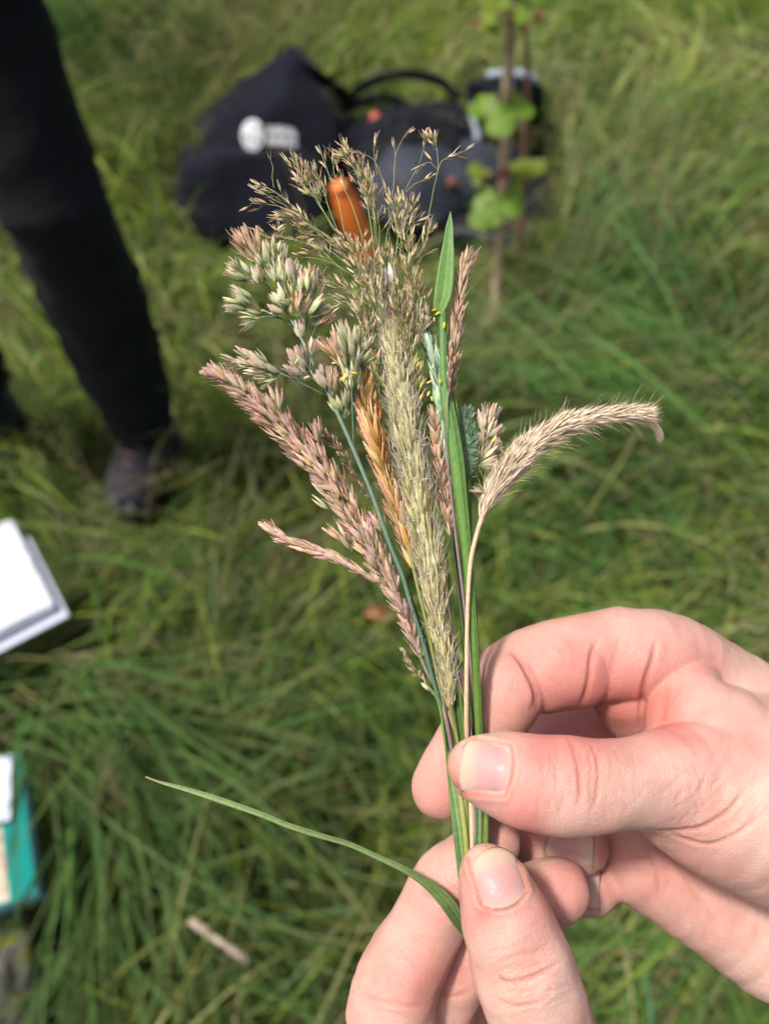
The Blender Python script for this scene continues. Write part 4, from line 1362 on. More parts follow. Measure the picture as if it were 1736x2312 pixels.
M_PINK = plant_mat('pink_glume', [(0.0, (0.46, 0.43, 0.22)), (0.35, (0.69, 0.53, 0.34)), (0.65, (0.70, 0.44, 0.37)), (0.86, (0.56, 0.29, 0.29)), (1.0, (0.86, 0.69, 0.52))], stripe=0.26, trans=0.36)
M_PINK2 = plant_mat('straw_pink_glume', [(0.0, (0.50, 0.43, 0.21)), (0.4, (0.75, 0.57, 0.35)), (0.75, (0.74, 0.48, 0.34)), (1.0, (0.88, 0.71, 0.52))], stripe=0.26, trans=0.36)
M_PALE = plant_mat('pale_green_glume', [(0.0, (0.36, 0.45, 0.19)), (0.45, (0.57, 0.61, 0.34)), (0.78, (0.70, 0.65, 0.41)), (0.92, (0.70, 0.51, 0.38)), (1.0, (0.86, 0.72, 0.55))], stripe=0.24, trans=0.36)
M_PEACH = plant_mat('peach_glume', [(0.0, (0.52, 0.44, 0.23)), (0.5, (0.70, 0.50, 0.31)), (0.85, (0.66, 0.38, 0.29)), (1.0, (0.80, 0.64, 0.50))], stripe=0.22, trans=0.36)
M_MAUVE = plant_mat('mauve_glume', [(0.0, (0.46, 0.49, 0.25)), (0.45, (0.65, 0.58, 0.40)), (0.8, (0.60, 0.40, 0.34)), (1.0, (0.82, 0.66, 0.55))], stripe=0.24, trans=0.36)
M_BENT = plant_mat('bent_spikelet', [(0.0, (0.26, 0.29, 0.09)), (0.3, (0.46, 0.42, 0.17)), (0.6, (0.46, 0.29, 0.19)), (0.85, (0.36, 0.20, 0.16)), (1.0, (0.66, 0.54, 0.38))], stripe=0.2, trans=0.15, var=0.4)
M_BENT2 = plant_mat('straw_spikelet', [(0.0, (0.30, 0.32, 0.10)), (0.4, (0.52, 0.47, 0.24)), (0.75, (0.50, 0.36, 0.23)), (1.0, (0.74, 0.64, 0.48))], stripe=0.2, trans=0.15, var=0.35)
M_BENTSTEM = plant_mat('bent_branch', [(0.0, (0.20, 0.26, 0.08)), (0.5, (0.27, 0.29, 0.12)), (1.0, (0.32, 0.25, 0.15))], trans=0.0, var=0.1)
M_FOX = plant_mat('foxtail_glume', [(0.0, (0.27, 0.29, 0.105)), (0.5, (0.52, 0.47, 0.22)), (0.85, (0.53, 0.45, 0.22)), (1.0, (0.48, 0.40, 0.24))], stripe=0.28, trans=0.18)
M_AWN = plant_mat('pale_awn', [(0.0, (0.52, 0.46, 0.28)), (1.0, (0.66, 0.58, 0.40))], trans=0.1, var=0.1)
M_WISP = plant_mat('white_wisp', [(0.0, (0.74, 0.70, 0.58)), (1.0, (0.80, 0.76, 0.66))], trans=0.2, var=0.1)
M_ORNG = plant_mat('orange_glume', [(0.0, (0.42, 0.30, 0.07)), (0.4, (0.58, 0.37, 0.15)), (0.8, (0.58, 0.325, 0.15)), (1.0, (0.70, 0.50, 0.28))], stripe=0.22, trans=0.2)
M_BROWN = plant_mat('brown_glume', [(0.0, (0.42, 0.31, 0.16)), (0.4, (0.60, 0.44, 0.26)), (0.8, (0.55, 0.38, 0.24)), (1.0, (0.74, 0.56, 0.38))], stripe=0.22, trans=0.18)
M_ROSE = plant_mat('rosy_brown_glume', [(0.0, (0.38, 0.25, 0.15)), (0.5, (0.64, 0.43, 0.28)), (1.0, (0.72, 0.50, 0.35))], stripe=0.22, trans=0.18)
M_DARKSP = plant_mat('dark_spikelet', [(0.0, (0.17, 0.15, 0.07)), (0.6, (0.22, 0.12, 0.08)), (1.0, (0.50, 0.42, 0.28))], trans=0.1, var=0.4)
M_TAN = plant_mat('tan_glume', [(0.0, (0.50, 0.36, 0.24)), (0.5, (0.66, 0.52, 0.37)), (1.0, (0.75, 0.62, 0.45))], stripe=0.18, trans=0.2, var=0.14)
M_TANSTEM = plant_mat('straw_stem', [(0.0, (0.42, 0.33, 0.18)), (0.5, (0.55, 0.38, 0.20)), (1.0, (0.48, 0.33, 0.21))], trans=0.0, stripe=0.06, spec=.35)
M_TIM = plant_mat('timothy_spikelet', [(0.0, (0.07, 0.16, 0.07)), (0.6, (0.14, 0.27, 0.14)), (1.0, (0.30, 0.40, 0.24))], stripe=0.15, trans=0.15)
M_MINT = plant_mat('mint_glume', [(0.0, (0.22, 0.36, 0.20)), (0.6, (0.38, 0.52, 0.36)), (1.0, (0.55, 0.60, 0.44))], stripe=0.3, trans=0.2)
M_BLUE = plant_mat('blue_green_stem', [(0.0, (0.085, 0.155, 0.06)), (0.4, (0.085, 0.165, 0.105)), (1.0, (0.20, 0.27, 0.18))], trans=0.0, stripe=0.16, spec=.3, bump=.4)
M_STEMG = plant_mat('green_stem', [(0.0, (0.10, 0.155, 0.03)), (0.5, (0.12, 0.19, 0.038)), (1.0, (0.19, 0.25, 0.07))], trans=0.0, stripe=0.14, spec=.35)
M_STEMD = plant_mat('dark_green_stem', [(0.0, (0.055, 0.105, 0.022)), (1.0, (0.07, 0.125, 0.032))], trans=0.0, stripe=0.25, spec=.35)
M_STEMY = plant_mat('yellow_stem', [(0.0, (0.17, 0.19, 0.035)), (1.0, (0.28, 0.28, 0.07))], trans=0.0, stripe=0.15, spec=.35)
M_STEMP = plant_mat('purple_stem', [(0.0, (0.34, 0.25, 0.22)), (0.5, (0.24, 0.17, 0.15)), (1.0, (0.30, 0.20, 0.20))], trans=0.0, stripe=0.12, spec=.35)
M_BLADE = plant_mat('leaf_green', [(0.0, (0.13, 0.24, 0.045)), (0.5, (0.125, 0.26, 0.065)), (1.0, (0.145, 0.29, 0.105))], trans=0.3, stripe=0.10, var=.05, spec=.3, bump=.3)
M_BLADE2 = plant_mat('leaf_mid_green', [(0.0, (0.10, 0.20, 0.028)), (0.6, (0.15, 0.27, 0.04)), (0.93, (0.22, 0.34, 0.08)), (1.0, (0.45, 0.28, 0.12))], trans=0.3, stripe=0.16, var=.05, spec=.3, bump=.3)
M_ANTHER = plant_mat('yellow_anther', [(0.0, (0.62, 0.44, 0.05)), (1.0, (0.72, 0.56, 0.12))], trans=0.1)
M_HUSK = plant_mat('white_husk', [(0.0, (0.44, 0.38, 0.33)), (0.5, (0.60, 0.57, 0.52)), (1.0, (0.68, 0.64, 0.58))], trans=0.3, stripe=.1)

# ---- shared little meshes: unit length along +Z
def glume(mb, tilt, width, depth, side, length=1.0, curl=0.0, rows=6, peak=0.38):
    b = len(mb.v)
    for i in range(rows):
        t = i / (rows - 1)
        w = width * (math.sin(math.pi * min(1, t ** 0.75 * 1.0) * 0.96 + 0.06) if t < 1 else 0.03)
        w = max(w, 0.015)
        out = side * (tilt * t + depth * math.sin(math.pi * t * 0.9 + 0.1) + curl * t * t)
        z = length * t
        for u in (-1, 0, 1):
            keel = depth * 0.8 * (1 - abs(u)) * math.sin(math.pi * t * .95 + .05)
            mb.v.append(Vector((u * w * (0.9 if u else 1), out + side * keel - (0 if u == 0 else side * depth * .25), z)))
            mb.t.append(t); mb.e.append(u)
    for i in range(rows - 1):
        for j in range(2):
            a = b + i * 3 + j
            mb.f.append((a, a + 1, a + 4, a + 3))

def spike_mesh(name, mat, width=0.17, depth=0.06, tilt=0.10, n=2, awn=0.0, curl=0.0, rows=6):
    m = MB()
    glume(m, tilt, width, depth, 1, 1.0, curl, rows)
    glume(m, tilt, width * .92, depth, -1, 0.93, curl, rows)
    if n > 2:
        glume(m, tilt * .2, width * .7, depth * .6, 1, .85, 0, 5)
    if awn:
        m.tube([Vector((0, 0, .8)), Vector((0, tilt * .5, 1.0)), Vector((0.02, tilt * .9, 1 + awn))], [.016, .012, .005], 3, cap=False, t0=.9, t1=1.0)
    me = bpy.data.meshes.new(name)
    me.from_pydata([tuple(v) for v in m.v], [], m.f)
    me.polygons.foreach_set('use_smooth', [True] * len(me.polygons))
    fattr(me, 't', m.t); fattr(me, 'e', m.e)
    me.materials.append(mat); me.update()
    return me

class Plant:
    def __init__(self, name, label, base, group='grasses held in the bunch', cat='grass stem'):
        self.root = thing(name, label, cat, P(*base), group)
        self.loc = self.root.location.copy()
        self.n = 0
        self.extra = []
    def stem(self, pts, r, mat, name='stem', sides=7, sub=6, flat=None, rflat=1.0):
        rows = [list(p) + [q] for p, q in zip(pts, r)]
        rows = catmull(rows, sub)
        m = MB()
        m.tube([P(*p[:3]) for p in rows], [(mm(max(p[3], .15), p[2]) / 1000, mm(max(p[3], .15), p[2]) / 1000 * rflat) for p in rows], sides,
               flat=CM.to_3x3() @ Vector((1, 0, 0)) if flat is None else flat)
        return m.build(name, mat, self.root, self.loc)
    def piece(self, me, pos, dirv, length, roll=None, name='spikelet', face=None, keep=False):
        """pos, dirv, length in lens-space mm; at most 300 stay separate, the rest are joined"""
        d = Vector(dirv).normalized()
        if roll is None:
            roll = random.uniform(0, 6.283)
        x = d.orthogonal().normalized()
        if face is not None:
            y = Vector(face) - d * d.dot(Vector(face))
            if y.length > 1e-6:
                x = y.normalized().cross(d)
        x = Matrix.Rotation(roll, 3, d) @ x
        y = d.cross(x)
        R = Matrix((x, y, d)).transposed()
        M4 = (CM.to_3x3() @ R).to_4x4() @ Matrix.Scale(length / 1000, 4)
        M4.translation = wp(pos) - self.loc
        self.n += not keep
        if self.n > 300 and not keep:
            self.extra.append((me, M4)); return
        o = bpy.data.objects.new(name, me); COL.objects.link(o)
        o.parent = self.root
        o.matrix_local = M4
    def finish(self, name='spikelet'):
        if not self.extra:
            return
        v, f, t, e, rn, mi, mats = [], [], [], [], [], [], []
        for me, M4 in self.extra:
            mt = me.materials[0]
            if mt not in mats:
                mats.append(mt)
            mi += [mats.index(mt)] * len(me.polygons)
            rn += [random.random()] * len(me.vertices)
            b = len(v)
            v += [M4 @ q.co for q in me.vertices]
            f += [tuple(i + b for i in p.vertices) for p in me.polygons]
            t += [a.value for a in me.attributes['t'].data]; e += [a.value for a in me.attributes['e'].data]
        o = mesh_obj(name, v, f, mats[0]); o.parent = self.root
        for mt in mats[1:]:
            o.data.materials.append(mt)
        o.data.polygons.foreach_set('material_index', mi)
        fattr(o.data, 'rnd', rn)
        fattr(o.data, 't', t); fattr(o.data, 'e', e); o['kind'] = 'stuff'
    def hairs(self, lines, mat, name, r=0.045):
        m = MB()
        for l in lines:
            m.tube([wp(p) for p in l], [r / 1000 * (1 - .75 * i / (len(l) - 1)) for i in range(len(l))], 3, cap=False)
        o = m.build(name, mat, self.root, self.loc); o['kind'] = 'stuff'
        return o

def axis_sample(axis, sub=8):
    """rows (px,py,dz,halfwidth px) tip -> foot; returns lens-space centre line, half-widths, arc fraction"""
    r = catmull(axis, sub)
    c = np.array([list(cs(a, b, z)) for a, b, z, _ in r])
    h = np.array([mm(w, z) for _, _, z, w in r])
    s = np.concatenate([[0], np.cumsum(np.linalg.norm(np.diff(c, axis=0), axis=1))])
    return c, h, s

def pick(c, h, s, q):
    i = min(np.searchsorted(s, q), len(s) - 1); i = max(i, 1)
    t = (q - s[i - 1]) / max(s[i] - s[i - 1], 1e-9)
    p = c[i - 1] * (1 - t) + c[i] * t
    a = c[max(i - 2, 0)] - c[min(i + 1, len(c) - 1)]         # towards the tip
    return Vector(p), h[i - 1] * (1 - t) + h[i] * t, Vector(a).normalized()

def dense_head(pl, meshes, axis, n, len_px, ang=(14, 32), fill=(0.1, 0.9), depthk=0.8, jitter=0.25, front=0.0, weights=None):
    """spikelets packed round an axis, pointing up and out"""
    c, h, s = axis_sample(axis)
    wsum = np.cumsum(h + 0.3); wsum /= wsum[-1]
    out = []
    for i in range(n):
        q = float(np.interp((i + random.random()) / n, wsum, s))
        p, hw, a = pick(c, h, s, q)
        phi = random.uniform(0, 6.283) if random.random() > front else random.uniform(-1.9, 1.9) + math.pi / 2
        x = a.cross(Vector((0, 0, 1))).normalized(); z = x.cross(a)
        z = z if z.z > 0 else -z
        rad = x * math.cos(phi) + z * math.sin(phi) * depthk
        L = mm(len_px * random.uniform(0.8, 1.2))
        al = math.radians(random.uniform(*ang))
        ro = max(0.0, hw - L * math.sin(al)) * math.sqrt(random.uniform(*fill))
        pos = p + rad * ro - a * (L * .35)
        d = a * math.cos(al) + rad.normalized() * math.sin(al) + Vector((random.gauss(0, jitter), random.gauss(0, jitter), random.gauss(0, jitter))) * .3
        out.append((pos, d, L, rad))
        pl.piece(random.choice(meshes), pos, d, L, roll=random.gauss(0, .7), face=rad)
    return out

def fan(pl, meshes, foot, tip, n, len_px, width_px, dz=0, depth=2.0):
    """a loose cluster: spikelets fanned from foot to tip on tiny stalks"""
    f, t = cs(*foot), cs(*tip)
    a = (t - f); Lc = a.length; a.normalize()
    x = a.cross(Vector((0, 0, 1))).normalized(); z = x.cross(a)
    hw = mm(width_px)
    lines = []
    n = int(n * 2.0)
    hw *= 1.15
    for i in range(n):
        L = mm(len_px * random.uniform(.62, 1.15))
        q = random.uniform(0.0, 1.0) ** 0.85 * max(Lc - L * .8, 0.1)
        phi = random.uniform(0, 6.283)
        env = math.sin(math.pi * min(1, (q / Lc) * .75 + .22))
        rad = x * math.cos(phi) + z * math.sin(phi) * .8
        ro = hw * env * random.uniform(.15, .75)
        pos = f + a * q + rad * ro
        al = math.radians(random.uniform(6, 34)) * (0.5 + .6 * ro / hw)
        d = a * math.cos(al) + rad.normalized() * math.sin(al)
        pl.piece(random.choice(meshes), pos, d, L, roll=random.gauss(0, .6), face=rad)
        lines.append([f + a * max(0, q - L * .8), pos])
    pl.hairs(lines, M_BLUE if random.random() < .5 else M_BENTSTEM, 'pedicel', .07)

CUT = (1072, 2010, -2)      # where the cut ends come together under the lower thumb
def cut(dx, dz): return (1066 + dx, 2010, -2.5 + dz)
# lanes of the bundle at the pinch (y 1750) and at y 1900
def lane(k, dz=0.0):
    return [(1012 + k * 8.2, 1640, -1.5 + dz), (1018 + k * 8.2, 1760, -3.2 + dz), (1036 + k * 7.6, 1900, -2.6 + dz), cut(-18 + k * 6.5, dz)]

# ---- 1 pale loose velvety head on a blue-green stem
sp_pale = [spike_mesh('pale_spikelet', M_PALE, .15, .06, .09), spike_mesh('pale_spikelet', M_PALE, .165, .065, .15), spike_mesh('pale_spikelet', M_PALE, .135, .055, .06, n=3), spike_mesh('pale_spikelet', M_PALE, .12, .05, .2, awn=.12)]
sp_peach = [spike_mesh('peach_spikelet', M_PEACH, .125, .05, .12), spike_mesh('peach_spikelet', M_PEACH, .11, .05, .2)]
sp_mauve = [spike_mesh('mauve_spikelet', M_MAUVE, .165, .065, .10), spike_mesh('mauve_spikelet', M_MAUVE, .15, .06, .16, n=3)]
g = Plant('velvet_grass', 'blue green stem with a loose pale green velvety head, upper left of the bunch', cut(-22, 0))
main = [(618, 656, 2), (650, 710, 2), (677, 757, 2.5), (700, 808, 3), (732, 867, 3), (765, 940, 3), (798, 1015, 3), (841, 1120, 3.5), (880, 1230, 3.5), (908, 1300, 3.5), (931, 1379, 3.5), (955, 1453, 3), (974, 1524, 2), (1000, 1620, 0), (1018, 1760, -3.2), (1032, 1900, -2.6), cut(-22, 0)]
g.stem(main[::-1], [5, 5, 5, 5, 5, 5.2, 5.5, 5.5, 5.5, 5.2, 5, 5, 4.5, 4, 3.4, 2.6, 2], M_BLUE)
for pts in ([c1(430, 960, 2), c1(340, 840, 2), c1(270, 740, 2)], [c1(440, 975, 2), c1(380, 900, 2.4), c1(300, 880, 2.4)], [c1(540, 1165, 2.5), c1(450, 1110, 3), c1(360, 1070, 3)], [c1(470, 1120, 3), c1(390, 1110, 3), c1(330, 1120, 3)],
            [c1(500, 1080, 2), c1(470, 960, 3), c1(440, 860, 3)], [c1(560, 1200, 3), c1(600, 1060, 4), c1(580, 920, 4)], [c1(610, 1200, 2), c1(630, 1080, 2), c1(640, 960, 2)], [c1(640, 1270, 2), c1(660, 1200, 3), c1(690, 1140, 4)],
            [c1(720, 1560, 3), c1(600, 1500, 3.5), c1(500, 1450, 4), c1(440, 1430, 4)], [c1(700, 1500, 4), c1(640, 1460, 4.5), c1(590, 1420, 5)], [c1(660, 1390, 3), c1(655, 1330, 3.5), c1(650, 1280, 3.5)],
            [c1(900, 1700, 0), c1(890, 1560, 1), c1(880, 1460, 1)], [c1(790, 1640, 2), c1(750, 1540, 4), c1(730, 1470, 4)], [c2(890, 590, 3), c2(885, 430, 3), c2(880, 260, 3), c2(880, 160, 2)]):
    g.stem(pts, [1.7] * len(pts), M_BLUE, 'branch', 5, 4)
for foot, tip, n, L, w, ms in ((c1(350, 800, 2), c1(205, 600, 3), 18, 44, 30, sp_peach), (c1(300, 885, 3), c1(165, 815, 3), 9, 42, 24, sp_pale), (c1(345, 920, 3), c1(310, 850, 3), 4, 38, 16, sp_mauve),
        (c1(365, 1080, 3), c1(150, 1000, 4), 13, 42, 28, sp_pale), (c1(350, 1125, 3), c1(245, 1140, 3), 6, 42, 18, sp_pale), (c1(430, 880, 3), c1(440, 660, 3), 14, 40, 32, sp_pale), (c1(400, 830, 4), c1(370, 740, 4), 6, 38, 20, sp_pale),
        (c1(590, 1070, 4), c1(560, 810, 5), 20, 40, 40, sp_pale), (c1(545, 900, 5), c1(530, 800, 5), 6, 42, 22, sp_mauve), (c1(640, 1010, 3), c1(650, 820, 3), 12, 42, 26, sp_peach), (c1(500, 1060, 5), c1(440, 950, 5), 8, 38, 22, sp_pale), (c1(600, 1000, 6), c1(590, 870, 6), 10, 40, 30, sp_pale), (c1(470, 930, 5), c1(420, 800, 5), 9, 38, 26, sp_pale), (c1(570, 1110, 6), c1(600, 960, 6), 8, 38, 30, sp_peach), (c1(500, 900, 3), c1(490, 770, 3), 7, 38, 20, sp_pale), (c1(640, 1040, 5), c1(660, 900, 5), 8, 44, 20, sp_pale),
        (c1(620, 1120, 5), c1(730, 1030, 5), 8, 42, 20, sp_pale), (c1(540, 1040, 5), c1(480, 1010, 5), 6, 36, 18, sp_pale), (c1(660, 1160, 4), c1(760, 1070, 4), 7, 46, 20, sp_peach), (c1(480, 1090, 5), c1(420, 1060, 5), 4, 36, 14, sp_mauve),
        (c1(460, 1440, 4), c1(140, 1330, 4), 10, 46, 24, sp_mauve), (c1(460, 1450, 4), c1(270, 1380, 4), 8, 46, 24, sp_pale), (c1(450, 1470, 4), c1(340, 1500, 3), 5, 42, 16, sp_pale), (c1(620, 1440, 4), c1(540, 1290, 5), 12, 46, 24, sp_mauve), (c1(640, 1480, 4), c1(500, 1380, 4), 6, 44, 16, sp_mauve),
        (c1(655, 1330, 4), c1(665, 1255, 4), 3, 40, 10, sp_mauve), (c1(890, 1480, 3), c1(870, 1140, 4), 20, 54, 30, sp_pale), (c1(850, 1420, 4), c1(720, 1200, 4), 10, 54, 20, sp_peach), (c1(920, 1400, 2), c1(980, 1310, 2), 7, 46, 18, sp_pale),
        (c1(740, 1540, 4), c1(690, 1400, 4), 7, 44, 16, sp_mauve), (c1(770, 1570, 4), c1(755, 1400, 4), 6, 44, 14, sp_peach), (c2(890, 260, 4), c2(880, 130, 5), 9, 36, 24, sp_pale), (c2(840, 420, 2), c2(800, 260, 2), 10, 40, 22, sp_pale), (c1(590, 1230, 3), c1(570, 1130, 3), 3, 42, 12, sp_mauve)):
    fan(g, ms, foot, tip, n, L, w)
anth = MB()
anth.tube([Vector((0, 0, 0)), Vector((0, 0, .15)), Vector((0, 0, .5)), Vector((0, 0, .85)), Vector((0, 0, 1))], [.05, .17, .20, .17, .05], 6)
ANTH = bpy.data.meshes.new('anther'); ANTH.from_pydata([tuple(v) for v in anth.v], [], anth.f); fattr(ANTH, 't', anth.t); fattr(ANTH, 'e', anth.e); ANTH.materials.append(M_ANTHER)
ANTH.polygons.foreach_set('use_smooth', [True] * len(ANTH.polygons))
for x, y, L in ((810, 1480, 22), (830, 1490, 20), (860, 1440, 15), (915, 1440, 15), (550, 1385, 14), (640, 1455, 14), (790, 1380, 10)):
    p = cs(*c1(x, y, 8)); g.piece(ANTH, p, Vector((random.gauss(0, 1), random.gauss(0, .6), 0)), mm(L), name='anther', keep=True)
g.finish()

# ---- 2 dense pink head
sp_pink = [spike_mesh('pink_spikelet', M_PINK, .115, .05, .07), spike_mesh('pink_spikelet', M_PINK, .13, .055, .12), spike_mesh('pink_spikelet', M_PINK, .09, .04, .05, awn=.15), spike_mesh('pink_spikelet', M_PINK2, .105, .045, .09), spike_mesh('pink_spikelet', M_PINK2, .09, .045, .14)]
g = Plant('pink_velvet_grass', 'thick dusty pink flower head with a thin side branch, lower left of the bunch', cut(-10, 1))
ax = [c2(75, 145, 4) + (14,), c2(150, 195, 4) + (22,), c2(250, 270, 4) + (27,), c2(400, 400, 4) + (33,), c2(560, 555, 4) + (36,), c2(680, 690, 4) + (38,), c2(790, 850, 4.5) + (36,), c2(890, 1010, 4.5) + (34,), c2(990, 1170, 4.5) + (34,), c2(1090, 1350, 4) + (26,), c2(1160, 1500, 3.5) + (22,), c2(1220, 1650, 3) + (18,), c2(1270, 1780, 2.5) + (9,)]
g.stem([a[:3] for a in ax[::-1]], [4.5] * 6 + [4] * 4 + [3, 2.5, 2], M_STEMP, 'rachis')
dense_head(g, sp_pink, ax, 470, 42, (10, 32), (.2, 1.0), .85)
ax2 = [c2(395, 1045, 4) + (7,), c2(480, 1110, 4) + (12,), c2(560, 1145, 4) + (13,), c2(680, 1190, 4) + (13,), c2(800, 1235, 4) + (11,), c2(900, 1290, 4) + (9,), c2(1040, 1370, 4) + (4,)]
g.stem([a[:3] for a in ax2[::-1]], [2.5] * 7, M_STEMP, 'branch')
dense_head(g, sp_pink, ax2, 90, 42, (4, 14), (.1, 1.0), .8)
fan(g, sp_pink, c2(470, 400, 5), c2(420, 240, 5), 5, 42, 12)
fan(g, sp_pink, c2(690, 560, 5), c2(650, 440, 5), 6, 42, 14)
fan(g, sp_pink, c2(880, 1190, 5), c2(770, 1020, 5), 6, 44, 14)
fan(g, sp_pink, c2(1060, 1080, 3), c2(970, 950, 3), 7, 40, 12)
g.piece(sp_pale[0], cs(*c2(745, 945, 6)), Vector((-1, .75, 0)), mm(48))
g.piece(sp_pink[0], cs(*c2(800, 825, 6)), Vector((-1, .12, 0)), mm(54))
g.stem([c2(1265, 1770, 2.5), c2(1320, 1900, 1), c2(1380, 2010, 0), (1010, 1640, 0.5), (1030, 1760, -2.2), (1046, 1900, -1.6), cut(-10, 1)], [4, 4, 4.5, 5, 5, 5, 5], M_STEMP)
g.finish()

# ---- 3 airy brownish bent grass, several culms
sp_bent = [spike_mesh('bent_spikelet', M_BENT, .105, .045, .08, rows=5), spike_mesh('bent_spikelet', M_BENT, .085, .04, .17, curl=.06, rows=5), spike_mesh('bent_spikelet', M_BENT, .09, .04, .05, n=3, rows=5), spike_mesh('bent_spikelet', M_BENT2, .10, .045, .10, rows=5), spike_mesh('bent_spikelet', M_BENT2, .08, .04, .2, curl=.08, rows=5)]
def airy(pl, branches, first=None):
    lines = []
    for pts, r0, n, spread, start in branches:
        rows = catmull([list(p) for p in pts], 6)
        c = [cs(*p) for p in rows]
        pl.stem(pts, [.8 * r0 * (1 - .5 * i / (len(pts) - 1)) for i in range(len(pts))], M_BENTSTEM, 'branch', 5, 5)
        for i in range(n):
            t = start + (1 - start) * (random.random() ** .8)
            k = min(int(t * (len(c) - 1)), len(c) - 2)
            p = c[k].lerp(c[k + 1], t * (len(c) - 1) - k)
            a = (c[k + 1] - c[k]).normalized()
            sd = Vector((random.gauss(0, 1), random.gauss(0, 1), random.gauss(0, .7)))
            sd = (sd - a * sd.dot(a)).normalized()
            off = mm(spread) * random.uniform(.15, 1.0)
            q = p + sd * off + a * off * random.uniform(.4, 1.3)
            d = a + sd * random.uniform(.1, .6) + Vector((random.gauss(0, .15), random.gauss(0, .15), random.gauss(0, .2)))
            L = mm(random.uniform(18, 30))
            lines.append([p, p.lerp(q, .6) + sd * off * .12, q])
            pl.piece(random.choice(sp_bent), q, d, L)
    pl.hairs(lines, M_BENTSTEM, 'pedicel', .055)
g = Plant('bent_grass', 'airy brown panicle branching to the far left at the top of the bunch', cut(8, -1))
airy(g, [
    ([c1(1000, 1010, -2), c1(860, 790, -2), c1(700, 640, -1), c1(590, 540, 0), c1(500, 440, 0), c1(420, 380, 0), c1(345, 350, 0)], 2.0, 16, 10, .62),
    ([c1(780, 620, 1), c1(700, 470, 1.5), c1(650, 380, 1.5), c1(620, 310, 1.5)], 1.4, 30, 15, .35),
    ([c1(860, 760, 1), c1(700, 620, 2), c1(600, 560, 2), c1(520, 500, 2)], 1.3, 30, 14, .35),
    ([c1(560, 520, 0), c1(490, 490, 0), c1(440, 468, 0), c1(300, 455, 0)], 1.4, 6, 12, .6),
    ([c1(510, 470, 0), c1(440, 440, 0), c1(380, 400, 0), c1(345, 362, 0)], 1.2, 5, 8, .5),
    ([c1(430, 370, 1), c1(420, 300, 1), c1(425, 250, 1), c1(412, 210, 1)], 1.0, 1, 2, .9),
    ([c1(900, 830, -1), c1(760, 660, 0), c1(640, 590, 1), c1(540, 540, 1), c1(490, 550, 1)], 1.9, 42, 17, .38),
    ([c1(830, 700, 0), c1(720, 640, 1), c1(650, 640, 1), c1(580, 600, 1)], 1.5, 26, 18, .3),
    ([c1(820, 660, -1), c1(720, 510, 0), c1(640, 390, 0), c1(590, 300, 0), c1(560, 215, 0)], 1.8, 40, 17, .42),
    ([c1(810, 640, -1), c1(760, 520, 0), c1(730, 430, 0), c1(700, 350, 0), c1(660, 290, 0)], 1.6, 34, 16, .42),
    ([c1(880, 830, 1), c1(740, 720, 1), c1(640, 690, 1), c1(510, 660, 1), c1(400, 650, 1), c1(340, 605, 1)], 1.4, 16, 9, .35),
    ([c1(900, 880, 1), c1(760, 800, 2), c1(650, 770, 2), c1(510, 765, 2)], 1.1, 5, 8, .5),
    ([c1(920, 900, 1), c1(780, 800, 1), c1(720, 740, 1), c1(650, 720, 1)], 1.4, 16, 12, .4),
    ([c1(620, 690, 1), c1(560, 670, 1), c1(480, 640, 1), c1(435, 575, 1)], 1.0, 3, 6, .6),
])
g.stem([c1(1000, 1010, -2), (870, 800, -3), (930, 1100, -4), (990, 1450, -4)] + lane(3, -1), [2.2, 3, 3.5, 4, 5, 5, 5, 5], M_STEMG)
g.finish()
g = Plant('bent_grass', 'airy brown panicle rising straight up over the orange tool at the top of the bunch', cut(12, -2))
